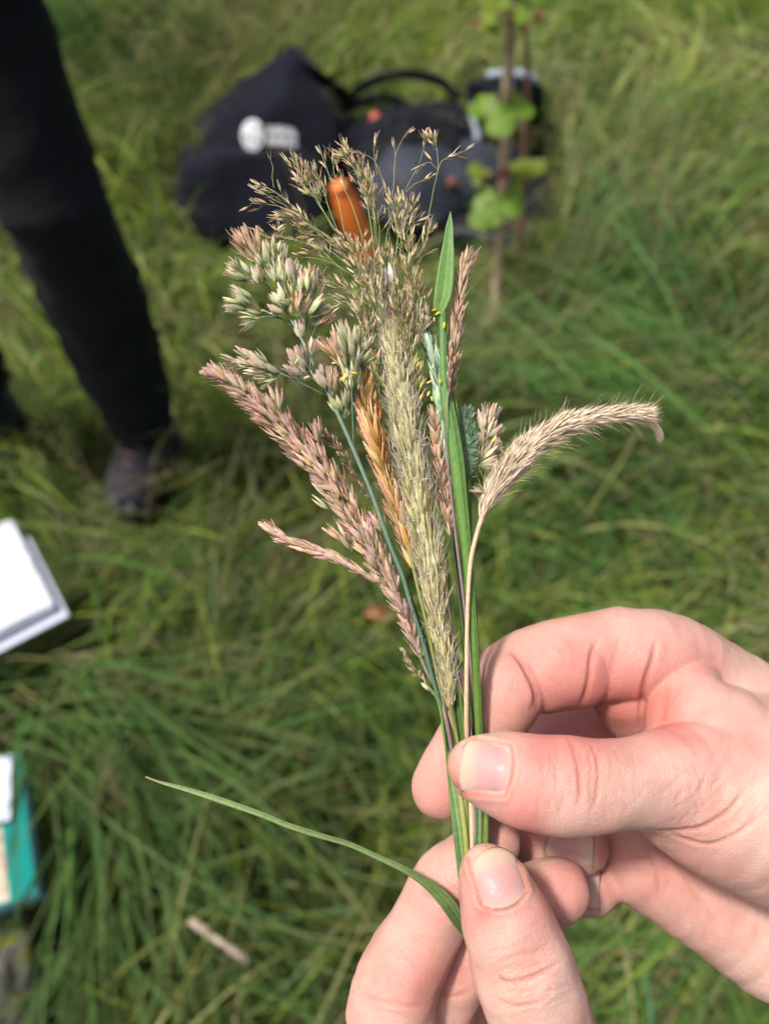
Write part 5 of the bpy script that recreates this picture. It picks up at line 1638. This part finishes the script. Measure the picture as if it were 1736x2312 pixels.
airy(g, [
    ([c1(1010, 900, -3), c1(960, 720, -3), c1(900, 520, -2), c1(850, 400, -2), c1(780, 290, -2), c1(775, 200, -2)], 1.8, 16, 16, .6),
    ([c1(840, 640, -1), c1(800, 440, -1), c1(740, 270, -1), c1(688, 118, -1)], 1.6, 4, 6, .6),
    ([c1(1020, 860, -2), c1(1000, 660, -1), c1(970, 470, -1), c1(930, 330, -1), c1(870, 220, -1), c1(835, 170, -1)], 1.9, 50, 19, .36),
    ([c1(1040, 820, -2), c1(1020, 600, -1), c1(1000, 460, -1), c1(960, 350, -1), c1(920, 250, -1)], 1.7, 44, 18, .32),
    ([c1(1030, 860, -3), c1(1040, 640, -3), c1(1030, 520, -3), c1(1020, 420, -3)], 1.6, 26, 17, .3),
    ([c1(1060, 760, -3), c1(1095, 520, -3), c1(1060, 340, -3), c1(1010, 210, -3), c1(930, 165, -3), c1(820, 130, -3)], 1.3, 5, 6, .7),
    ([c1(1030, 300, -3), c1(1010, 190, -3), c1(1005, 90, -3)], 1.1, 4, 6, .3),
    ([c1(940, 760, 0), c1(870, 700, 0), c1(840, 690, 0)], 1.3, 14, 14, .3),
    ([c1(1000, 990, 1), c1(930, 830, 2), c1(880, 740, 2), c1(830, 680, 2)], 1.6, 36, 20, .3),
    ([c1(1010, 1080, 1), c1(960, 930, 2), c1(930, 800, 2), c1(950, 700, 2)], 1.6, 34, 20, .3),
    ([c1(1020, 720, 0), c1(1010, 600, 0), c1(1000, 400, 0), c1(985, 250, 0)], 1.2, 4, 6, .6),
    ([c1(1000, 1120, 2), c1(900, 980, 3), c1(800, 930, 3), c1(700, 870, 3)], 1.4, 26, 14, .3),
    ([c1(1010, 1220, 2), c1(920, 1090, 3), c1(840, 1020, 3), c1(760, 1070, 3)], 1.3, 18, 14, .3),
    ([c1(1060, 1150, 2), c1(1010, 1000, 3.5), c1(990, 880, 3.5), c1(1000, 780, 3)], 1.4, 40, 22, .15),
    ([c1(1080, 1250, 2), c1(1040, 1080, 4), c1(1020, 960, 4), c1(960, 860, 3.5)], 1.4, 40, 22, .1),
    ([c1(1000, 1300, 2), c1(960, 1180, 3), c1(930, 1080, 3), c1(900, 960, 3)], 1.4, 36, 20, .15),
    ([c1(1010, 1500, 2), c1(985, 1380, 3), c1(970, 1260, 3), c1(960, 1150, 3)], 1.3, 36, 18, .1),
    ([c1(1040, 1580, 2), c1(1030, 1450, 3), c1(1010, 1330, 3)], 1.2, 24, 14, .1),
])
g.stem([c1(1010, 900, -3), (890, 760, -5), (940, 1100, -6), (996, 1450, -5)] + lane(5, -1.4), [2.2, 3, 3.5, 4, 5, 5, 5, 5], M_STEMD)
g.finish()
g = Plant('bent_grass', 'airy brown panicle spreading to the right at the top of the bunch with the tallest wiry branches', cut(16, -2))
airy(g, [
    ([c1(1090, 800, -4), c1(1100, 560, -4), c1(1120, 360, -4), c1(1130, 190, -4), c1(1160, 110, -4), c1(1195, 45, -4)], 1.3, 3, 5, .75),
    ([c1(1130, 190, -4), c1(1125, 130, -4)], 1.0, 2, 3, .5),
    ([c1(1180, 860, -3), c1(1260, 690, -3), c1(1320, 530, -3), c1(1350, 380, -3), c1(1375, 260, -3), c1(1370, 140, -3), c1(1345, 80, -3)], 1.5, 14, 10, .78),
    ([c1(1375, 270, -3), c1(1400, 210, -3), c1(1470, 180, -3), c1(1550, 145, -3)], 1.1, 5, 7, .4),
    ([c1(1370, 260, -3), c1(1330, 220, -3), c1(1270, 235, -3)], 1.0, 5, 9, .3),
    ([c1(1170, 410, -4), c1(1230, 300, -4), c1(1270, 220, -4), c1(1300, 110, -4), c1(1305, 30, -4)], 1.0, 4, 5, .55),
    ([c1(1190, 390, -4), c1(1250, 340, -4), c1(1350, 300, -4)], 1.0, 3, 4, .5),
    ([c1(1120, 900, -2), c1(1140, 700, -2), c1(1150, 560, -2), c1(1130, 420, -2)], 1.7, 46, 18, .3),
    ([c1(1130, 850, -1), c1(1170, 680, -1), c1(1190, 560, -1), c1(1210, 460, -1)], 1.5, 24, 14, .35),
    ([c1(1140, 720, -1), c1(1210, 600, -1), c1(1270, 545, -1)], 1.1, 6, 8, .5),
    ([c1(1160, 1000, -1), c1(1200, 850, 0), c1(1210, 760, 0), c1(1200, 650, 0)], 1.6, 34, 17, .3),
    ([c1(1200, 960, -1), c1(1260, 800, -1), c1(1300, 680, -1), c1(1330, 590, -1)], 1.4, 18, 9, .5),
    ([c1(1270, 800, -1), c1(1290, 760, -1), c1(1325, 745, -1)], 1.0, 2, 4, .7),
    ([c1(1180, 1200, 0), c1(1210, 1050, 1), c1(1225, 940, 1), c1(1220, 860, 1)], 1.6, 40, 18, .2),
    ([c1(1220, 1300, 0), c1(1250, 1150, 1), c1(1255, 1030, 1), c1(1240, 940, 1)], 1.5, 34, 15, .2),
    ([c1(1240, 1500, 0), c1(1260, 1300, 1), c1(1290, 1150, 1), c1(1300, 1010, 1)], 1.6, 36, 9, .25),
    ([c1(1180, 1450, 0), c1(1200, 1330, 1), c1(1215, 1240, 1)], 1.5, 24, 16, .2),
    ([c1(1080, 1000, 1), c1(1060, 880, 1), c1(1070, 760, 1)], 1.5, 18, 16, .2),
    ([c1(1150, 1250, 1), c1(1140, 1080, 3), c1(1120, 940, 3), c1(1090, 800, 2)], 1.4, 46, 22, .12),
    ([c1(1190, 1350, 1), c1(1180, 1180, 3), c1(1170, 1050, 3), c1(1150, 920, 2)], 1.4, 44, 20, .12),
    ([c1(1230, 1580, 1), c1(1225, 1440, 2), c1(1220, 1300, 2.5), c1(1200, 1180, 2.5)], 1.3, 40, 17, .1),
    ([c1(1250, 1700, 1), c1(1250, 1560, 2), c1(1250, 1420, 2)], 1.2, 24, 14, .1),
])
for x, y, L in ((1340, 1075, 11), (1360, 1100, 12), (1355, 1140, 10), (1410, 1180, 15), (1340, 1415, 12), (1390, 1500, 11), (1255, 1400, 12), (1275, 1525, 14), (1310, 1495, 14), (1280, 1560, 12), (1315, 1570, 12), (1345, 1600, 12)):
    g.piece(ANTH, cs(*c1(x, y, 6)), Vector((random.gauss(.4, .6), random.gauss(.5, .6), 0)), mm(L), name='anther', keep=True)
g.stem([c1(1160, 1000, -2), (920, 860, -4), (958, 1150, -6), (1010, 1450, -5)] + lane(6, -1.4), [2.2, 3, 3.5, 4, 5, 5, 5, 5], M_STEMG)
g.finish()

# ---- 4 long hairy foxtail spike
sp_fox = [spike_mesh('foxtail_spikelet', M_FOX, .085, .04, .05, rows=5), spike_mesh('foxtail_spikelet', M_FOX, .10, .045, .09, rows=5), spike_mesh('foxtail_spikelet', M_FOX, .07, .035, .04, rows=5)]
g = Plant('foxtail_grass', 'long straight hairy yellow green foxtail spike down the middle of the bunch', cut(-2, 0))
ax = [(868, 640, -4, 6), (871, 680, -3, 12), (876, 730, -1, 18), (887, 790, .5, 24), (902, 868, 2, 29), (920, 976, 2.5, 33), (939, 1093, 2.5, 33), (967, 1250, 2.5, 31), (986, 1367, 2, 27), (1006, 1504, 1, 22), (1013, 1560, .5, 15), (1017, 1596, 0, 6)]
r = catmull(ax, 6)
m = MB(); m.tube([P(*p[:3]) for p in r], [mm(p[3]) / 1000 * .62 for p in r], 12); m.build('rachis', M_FOX, g.root, g.loc)
placed = dense_head(g, sp_fox, ax, 900, 44, (4, 17), (.6, 1.05), .85, .16, front=.55)
awl, wl = [], []
for p, d, L, rad in placed:
    dd = d.normalized(); rn = rad.normalized()
    for _ in range(2):
        s = p + dd * L * random.uniform(.5, .9)
        k = dd * mm(random.uniform(22, 44)) + rn * mm(random.gauss(6, 7)) + Vector((random.gauss(0, .35), random.gauss(0, .3), random.gauss(0, .3)))
        awl.append([s, s + k * .5 + rn * .1, s + k])
    if random.random() < .55:
        s = p + dd * L * random.uniform(.5, 1.0) + rn * .3
        q = s + Vector((random.gauss(0, .8), random.gauss(.2, 1.0), random.gauss(.3, .4)))
        wl.append([s, s.lerp(q, .5) + Vector((random.gauss(0, .3), random.gauss(0, .3), .2)), q])
g.hairs(awl, M_AWN, 'awn', .058); g.hairs(wl, M_WISP, 'stigma', .085)
g.stem([(1012, 1560, 0), (1017, 1600, 0), (1030, 1660, -1.5), (1044, 1760, -2.6), (1056, 1900, -2), cut(-2, .6)], [6, 5, 5, 5, 5, 5], M_STEMY)
g.finish()
husk = spike_mesh('husk', M_HUSK, .17, .06, .06)
for a, b, L in (((872, 650), (867, 610), 52), ((885, 640), (880, 596), 46)):
    o = g.piece(husk, cs(a[0], a[1], 2.5), Vector((b[0] - a[0], a[1] - b[1], 3)), mm(L), name='husk', keep=True)

# ---- 5 orange dry head
sp_or = [spike_mesh('orange_spikelet', M_ORNG, .10, .045, .10), spike_mesh('orange_spikelet', M_ORNG, .085, .045, .17, awn=.1), spike_mesh('orange_spikelet', M_ORNG, .11, .045, .06)]
g = Plant('ryegrass', 'dry orange brown seed head behind the long foxtail spike', cut(4, 0))
ax = [c2(935, 190, 0) + (14,), c2(950, 280, 0) + (24,), c2(985, 430, 0) + (30,), c2(1025, 580, 0) + (26,), c2(1070, 720, 0) + (21,), c2(1110, 850, 0) + (20,), c2(1150, 970, 0) + (22,), c2(1185, 1090, 0) + (22,), c2(1225, 1250, 0) + (14,)]
dense_head(g, sp_or, ax, 170, 64, (4, 22), (.1, 1), .5, .2)
g.stem([c2(940, 200, 0), c2(985, 430, 0), c2(1070, 720, 0), c2(1140, 950, 0), c2(1210, 1180, 1), c2(1260, 1400, 1.5), c2(1320, 1650, 1.5), c2(1370, 1900, 1), (1004, 1600, 0), (1026, 1690, -1.5), (1052, 1900, -2.4), cut(4, 0)][::-1], [4.5, 4.5, 4.5, 4, 4, 4, 4, 4, 3.6, 3.2, 3, 2], M_STEMY)
g.finish()

# ---- 6 broad green leaf with its sheath
g = Plant('leafy_stem', 'broad flat bright green leaf with a pointed tip standing tall right of the seed heads', cut(20, 2), cat='leaf')
def ribbon(pl, rows, mat, name, fold=0.25, sub=8, facing=(0, 0, 1)):
    rr = catmull(rows, sub)
    m = MB()
    n = len(rr); U = 9
    for i, (px, py, dz, hw) in enumerate(rr):
        c = cs(px, py, dz)
        a = cs(*rr[min(i + 1, n - 1)][:3]) - cs(*rr[max(i - 1, 0)][:3])
        a.normalize()
        x = a.cross(Vector(facing)).normalized(); z = x.cross(a)
        h = mm(max(hw, .3))
        for j in range(U):
            u = -1 + 2 * j / (U - 1)
            m.v.append(wp(c + x * (u * h) + z * (-fold * h * (1 - abs(u)) + .06 * h * math.sin(u * 9 + i * .02))))
            m.t.append(i / (n - 1)); m.e.append(u)
    for i in range(n - 1):
        for j in range(U - 1):
            a = i * U + j
            m.f.append((a, a + 1, a + U + 1, a + U))
    k = len(m.v)
    o = m.build(name, mat, pl.root, pl.loc)
    md = o.modifiers.new('thick', 'SOLIDIFY'); md.thickness = .00018
    return o
ribbon(g, [(996, 706, 5.5, 9), (993, 694, 5.5, 14), (1000, 665, 5.5, 19), (1005, 630, 5, 19.5), (1010, 580, 4.5, 16), (1013, 540, 4, 11), (1015, 510, 4, 8), (1017, 476, 4, .6)], M_BLADE, 'leaf_blade', .2)
ribbon(g, [(1084, 1760, -1.6, 8), (1081, 1640, 1, 9), (1071, 1450, 4, 9.5), (1062, 1340, 4.5, 10), (1052, 1220, 5, 12), (1041, 1120, 5, 15), (1032, 1040, 5, 17), (1021, 970, 5, 17), (1010, 905, 5, 15), (1003, 850, 5, 11), (1001, 780, 5, 8.5), (1000, 740, 5, 8), (998, 704, 5.3, 8)], M_BLADE, 'sheath', -.55)
ribbon(g, [(1052, 1150, 4, 9), (1040, 1060, 4, 12), (1031, 990, 4.2, 11), (1027, 930, 4.2, 7), (1024, 872, 4.2, .8)], M_BLADE2, 'leaf_blade', .4)
g.stem([(1080, 1640, 0), (1086, 1760, -2.4), (1084, 1900, -1.8), cut(20, 1)], [8, 7, 6, 6], M_STEMG)

# ---- 7 brown spike behind the leaf, upper right
sp_br = [spike_mesh('brown_spikelet', M_BROWN, .10, .045, .12), spike_mesh('brown_spikelet', M_BROWN, .09, .045, .2), spike_mesh('brown_spikelet', M_BROWN, .08, .04, .08, awn=.14)]
g = Plant('brown_spike_grass', 'tapering light brown seed spike close behind the broad green leaf, its tip bare to the upper right', cut(24, -1))
ax = [c1(1545, 765, 2) + (4,), c1(1525, 840, 2) + (9,), c1(1505, 920, 2) + (14,), c1(1490, 1060, 2) + (16,), c1(1475, 1200, 2) + (17,), c1(1462, 1340, 2) + (14,), c1(1450, 1440, 2) + (10,), c1(1440, 1560, 2) + (5,)]
dense_head(g, sp_br, ax, 150, 44, (6, 24), (.15, 1), .7, .15)
g.stem([c1(1545, 770, 2), c1(1490, 1060, 2), c1(1450, 1440, 2), (1006, 960, 2), (1022, 1150, 2), (1052, 1400, 1), (1078, 1640, -1.5), (1084, 1760, -4), (1088, 1900, -3), cut(24, -1)][::-1], [5, 5, 5, 4.5, 4, 3.5, 3, 2.5, 2, 1.2], M_STEMP)
g.finish()
# ---- 8 rosy spike low behind the leaf
sp_ro = [spike_mesh('rosy_spikelet', M_ROSE, .10, .045, .12), spike_mesh('rosy_spikelet', M_ROSE, .085, .04, .2)]
g = Plant('rosy_spike_grass', 'slim rosy brown seed spike between the long foxtail spike and the broad leaf', cut(14, -2))
ax = [c3(85, 230, -1) + (5,), c3(95, 330, -1) + (12,), c3(110, 470, -1) + (15,), c3(130, 620, -1) + (18,), c3(150, 760, -1) + (18,), c3(170, 880, -1) + (12,), c3(185, 980, -1) + (5,)]
dense_head(g, sp_ro, ax, 150, 40, (6, 26), (.15, 1), .7, .15)
g.stem([c3(85, 230, -1), c3(130, 620, -1), c3(185, 980, -1), (1040, 1380, -2), (1066, 1640, -3), (1076, 1760, -5), (1078, 1900, -4.4), cut(14, -2)][::-1], [5, 5, 5, 4.5, 4, 3, 2.5, 1.5], M_STEMD)
g.finish()
# ---- 9 mint spike
sp_mi = [spike_mesh('mint_spikelet', M_MINT, .13, .055, .06), spike_mesh('mint_spikelet', M_MINT, .11, .05, .04)]
g = Plant('mint_spike_grass', 'pale mint green overlapping spike half hidden left of the broad leaf', cut(10, -3))
ax = [c1(1262, 1050, -2) + (5,), c1(1300, 1170, -1) + (13,), c1(1335, 1290, -1) + (15,), c1(1360, 1400, -1) + (15,), c1(1385, 1540, -1) + (13,), c2(1390, 400, 0) + (10,), c2(1425, 640, 0) + (6,)]
dense_head(g, sp_mi, ax, 60, 62, (2, 12), (.2, 1), .6, .08)
g.stem([c1(1262, 1050, -2), c1(1360, 1400, -2), c2(1425, 640, -2), (1030, 1250, -3), (1062, 1640, -4), (1070, 1760, -5), (1072, 1900, -4.5), cut(10, -3)][::-1], [5, 5, 5, 4.5, 4, 3, 3, 2], M_STEMD)
g.finish()
# ---- 10 timothy head
def timothy_mesh():
    m = MB()
    glume(m, .05, .16, .06, 1, .62, 0, 4); glume(m, .05, .16, .06, -1, .62, 0, 4)
    for s in (1, -1):
        m.tube([Vector((s * .06, 0, .5)), Vector((s * .14, s * .03, .85)), Vector((s * .17, s * .05, 1.1))], [.06, .045, .02], 3, cap=False, t0=.8, t1=1)
    me = bpy.data.meshes.new('timothy_spikelet'); me.from_pydata([tuple(v) for v in m.v], [], m.f)
    fattr(me, 't', m.t); fattr(me, 'e', m.e); me.materials.append(M_TIM); me.polygons.foreach_set('use_smooth', [True] * len(me.polygons))
    return me
g = Plant('timothy_grass', 'short bristly dark green cylindrical head peeping out right of the broad leaf', cut(26, -2))
ax = [c3(275, 215, 0) + (7,), c3(285, 260, 0) + (14,), c3(295, 340, 0) + (19,), c3(298, 430, 0) + (21,), c3(298, 520, 0) + (20,), c3(290, 590, 0) + (15,), c3(280, 635, 0) + (7,)]
r = catmull(ax, 6)
m = MB(); m.tube([P(*p[:3]) for p in r], [mm(p[3]) / 1000 * .66 for p in r], 10); m.build('rachis', M_TIM, g.root, g.loc)
dense_head(g, [timothy_mesh()], ax, 420, 22, (32, 60), (.75, 1.15), .9, .12, front=.5)
g.stem([c3(280, 640, 0), (1048, 1110, -1), (1056, 1250, -2), (1070, 1450, -2), (1084, 1640, -3), (1092, 1760, -4), (1092, 1900, -3.5), cut(26, -2)][::-1], [5, 5, 4.5, 4, 3.5, 3, 2.5, 2], M_STEMD)
g.finish()
# ---- 11 small mauve cluster at the right
g = Plant('mauve_sprig', 'small mauve spikelet cluster showing between the dark bristly head and the tan curved head', cut(27, -3))
for foot, tip, n, L, w in ((c3(395, 380, -2), c3(465, 160, -2), 11, 44, 15), (c3(370, 440, -1), c3(375, 340, -1), 4, 38, 9), (c3(365, 540, -1), c3(430, 400, -1), 6, 44, 13), (c3(375, 520, 0), c3(510, 420, 0), 7, 44, 12), (c3(360, 550, 0), c3(470, 520, 0), 4, 44, 7), (c3(400, 400, -1), c3(490, 290, -1), 6, 42, 10)):
    fan(g, sp_mauve, foot, tip, n, L, w)
g.stem([c3(440, 250, -2), c3(395, 390, -2), c3(350, 545, -3), (1062, 1130, -4), (1070, 1300, -4), (1080, 1500, -4), (1088, 1640, -4), (1094, 1760, -5), (1094, 1900, -4.5), cut(27, -3)][::-1], [4, 4, 4, 3.5, 3, 3, 2.5, 2.2, 2, 1.5], M_STEMD)
for k in range(3):
    g.piece(ANTH, cs(*c3(440 + k * 7, 412 - k * 3, 5)), Vector((.6, .5 + .3 * k, 0)), mm(13), name='anther', keep=True)
g.finish()

# ---- 12 curved tan foxtail on a straw stem
sp_tan = [spike_mesh('tan_spikelet', M_TAN, .06, .03, .05, rows=5), spike_mesh('tan_spikelet', M_TAN, .07, .035, .09, rows=5), spike_mesh('tan_spikelet', M_TAN, .05, .03, .03, rows=5, awn=.2)]
g = Plant('dry_foxtail_grass', 'dry tan foxtail head arching far out to the right on a straw coloured stem', cut(0, 2))
ax = [c3(1400, 232, 6) + (10,), c3(1330, 232, 6) + (17,), c3(1200, 240, 6) + (20,), c3(1000, 275, 6) + (22,), c3(850, 330, 6) + (26,), c3(700, 430, 6) + (30,), c3(580, 550, 6) + (31,), c3(490, 660, 6) + (29,), c3(430, 760, 6) + (22,), c3(400, 830, 6) + (11,), c3(385, 875, 6) + (5,)]
r = catmull(ax, 6)
m = MB(); m.tube([P(*p[:3]) for p in r], [mm(p[3]) / 1000 * .66 for p in r], 12); m.build('rachis', M_TAN, g.root, g.loc)
placed = dense_head(g, sp_tan, ax, 1100, 40, (5, 26), (.62, 1.08), .9, .2, front=.5)
awl = []
for p, d, L, rad in placed:
    dd, rn = d.normalized(), rad.normalized()
    s = p + dd * L * .7
    if random.random() < .8:
        k = dd * mm(random.uniform(14, 28)) + rn * mm(random.uniform(2, 10))
        awl.append([s, s + k * .5, s + k])
    if random.random() < .13:
        up = rn + dd * random.uniform(.5, 1.4)
        k = up.normalized() * mm(random.uniform(28, 52)); b = dd * mm(random.uniform(-4, 12))
        awl.append([s, s + k * .5, s + k + b])
g.hairs(awl, M_AWN, 'awn', .05)
g.stem([c3(1370, 240, 5), c3(1430, 285, 4), c3(1475, 330, 3), c3(1495, 385, 1), c3(1488, 410, 0)], [11, 10, 9.5, 9, 5], M_TAN, 'drooping_tip', 8, 5, rflat=.6)
g.stem([c3(395, 850, 6), c3(375, 900, 6), c3(345, 1000, 6), c3(312, 1150, 6), c3(296, 1350, 6), c3(288, 1600, 5.5), c3(285, 1900, 4.5), (1053, 1640, 1.5), (1058, 1700, -1), (1062, 1780, -1.8), (1066, 1900, -1), cut(0, 2)][::-1], [6, 6, 6, 6, 6, 5.5, 5, 5, 5.5, 5.5, 6, 8], M_TANSTEM, sub=8)
fan(g, sp_tan, c3(400, 720, 7), c3(350, 690, 7), 4, 30, 8)
g.finish()

# ---- 13 narrow leaf sweeping to the left under the bunch
g = Plant('grass_leaf', 'long narrow green leaf sweeping out to the lower left from under the thumb', (1045, 2095, 3), cat='leaf')
ribbon(g, [(1066, 2120, -4, 14), (1040, 2085, -1, 16), (1018, 2052, 1, 17), (993, 2022, 1.5, 15), (966, 1998, 2, 12), (935, 1977, 2.5, 9), (900, 1958, 3, 7), (850, 1935, 3, 6), (790, 1908, 3, 6), (740, 1893, 3.5, 6.2), (690, 1878, 4, 6.5), (640, 1861, 4, 6), (600, 1844, 4, 6.2), (550, 1826, 4, 6.5), (480, 1802, 4, 6.5), (420, 1783, 4, 5), (365, 1768, 4, 3), (328, 1755, 4, .8)], M_BLADE2, 'leaf_blade', .45, sub=6)

# ---- 14 thin dark sprigs on the left
sp_dk = [spike_mesh('dark_spikelet', M_DARKSP, .14, .06, .1, rows=5)]
g = Plant('dark_sprig', 'thin dark sprig of small spikelets between the pink head and the blue green stem', cut(-14, -1))
ax = [c2(680, 465, 1) + (4,), c2(760, 545, 1) + (11,), c2(840, 650, 1) + (11,), c2(920, 785, 1) + (7,), c2(1000, 900, 1) + (3,)]
dense_head(g, sp_dk, ax, 60, 20, (8, 35), (.1, 1), .7)
g.stem([c2(690, 470, 1), c2(850, 665, 1), c2(1000, 900, 1), c2(1130, 1200, 1), c2(1260, 1560, 1), c2(1350, 1860, 0), (1006, 1640, -1), (1026, 1760, -4), (1040, 1900, -3.4), cut(-14, -1)][::-1], [4, 4, 3.5, 3, 2.5, 2.2, 2, 1.8, 1.5, 1], M_STEMD)
g.finish()
g = Plant('dark_sprig', 'short pale sprig hanging low on the left edge of the stems just above the hands', cut(-25, -1))
ax = [c2(1175, 1755, 1) + (3,), c2(1220, 1840, 1) + (8,), c2(1280, 1920, 1) + (7,), c2(1350, 2010, 1) + (3,)]
dense_head(g, sp_dk + sp_pale[:1], ax, 30, 22, (6, 30), (.1, 1), .7)
g.stem([c2(1175, 1755, 1), c2(1280, 1920, 1), c2(1370, 2040, 1), (1003, 1660, 0), (1014, 1760, -3.4), (1028, 1900, -3), cut(-25, -1)][::-1], [4, 4, 4, 3, 2.5, 2, 1.2], M_STEMG)
g.finish()
g = Plant('dark_sprig', 'thread thin dark stem with a few reddish beads crossing the front of the broad leaf', cut(12, 1))
g.stem([c1(1450, 1300, 6.2), c1(1445, 1480, 6.4), c1(1432, 1570, 6.6), (1008, 960, 6.6), (1001, 1040, 5.6), (985, 1100, 3.5), (1000, 1250, 3), (1030, 1500, 2), (1062, 1640, .5), (1068, 1760, -1.2), (1072, 1900, -1), cut(12, 1)][::-1], [3, 3, 3, 2, 1.3, 1.2, 1.2, 1.2, 1.2, 2.0, 1.6, 1], M_STEMP, sub=5)
ax = [c1(1452, 1290, 6.4) + (3,), c1(1448, 1420, 6.6) + (6,), c1(1438, 1560, 6.8) + (3,)]
dense_head(g, sp_dk, ax, 22, 24, (3, 14), (.1, 1), .5)
g.finish()
# ---- 15 plain culms filling the bundle
for lab, pts, r, mt in (
    ('dark green bare stem just right of the long foxtail spike', [(975, 1150, -2), (1000, 1330, -2), (1022, 1500, -1.5), (1040, 1640, -2), (1050, 1760, -4), (1060, 1900, -3.4), cut(-4, -1)], [3, 4, 5, 5.5, 5.5, 5.5, 5.5], M_STEMD),
    ('deep green bare stem lying between the foxtail spike and the straw coloured stem', [(1008, 1250, 0), (1022, 1400, 1), (1036, 1540, .5), (1046, 1640, -.8), (1052, 1760, -2.6), (1062, 1900, -2), cut(-6, .4)], [2.5, 4, 5, 5, 5, 5, 5], M_STEMD),
    ('mid green bare stem to the right of the straw coloured stem', [(1060, 1330, 3), (1066, 1450, 2.5), (1074, 1560, 1.5), (1082, 1650, .2), (1084, 1760, -1.6), (1084, 1900, -.8), cut(16, 1.2)], [4, 5.5, 6.5, 7, 6, 6, 6], M_STEMG),
    ('yellow green bare stem, rightmost of the bundle above the thumb', [(1074, 1430, 1), (1082, 1540, .5), (1088, 1650, -.6), (1096, 1760, -2.4), (1098, 1900, -1.4), cut(30, .4)], [3, 4, 4.5, 5, 6, 6], M_STEMG),
    ('olive bare stem, second from the right below the upper thumb', [(1080, 1600, -3), (1090, 1760, -3), (1090, 1900, -1.4), cut(24, .8)], [4, 5.5, 6, 6], M_STEMY),
    ('grass green bare stem, leftmost of the bundle between the thumbs', [(1000, 1640, -1.2), (1022, 1760, -2.6), (1042, 1900, -1.6), (1052, 2010, -1.4)], [5, 6.5, 7, 7], M_STEMG),
    ('olive green bare stem, second from the left between the thumbs', [(1010, 1640, -1.2), (1034, 1760, -2.4), (1052, 1900, -1.2), cut(-10, 1.2)], [5, 6, 6.5, 6.5], M_STEMY),
    ('bluish green bare stem beside the straw coloured stem between the thumbs', [(1056, 1640, -1), (1072, 1760, -2.0), (1075, 1900, -1.0), cut(8, 1.2)], [5, 5, 5, 5], M_BLUE)):
    g = Plant('grass_culm', lab, pts[-1])
    g.stem(pts[::-1], r[::-1], mt)
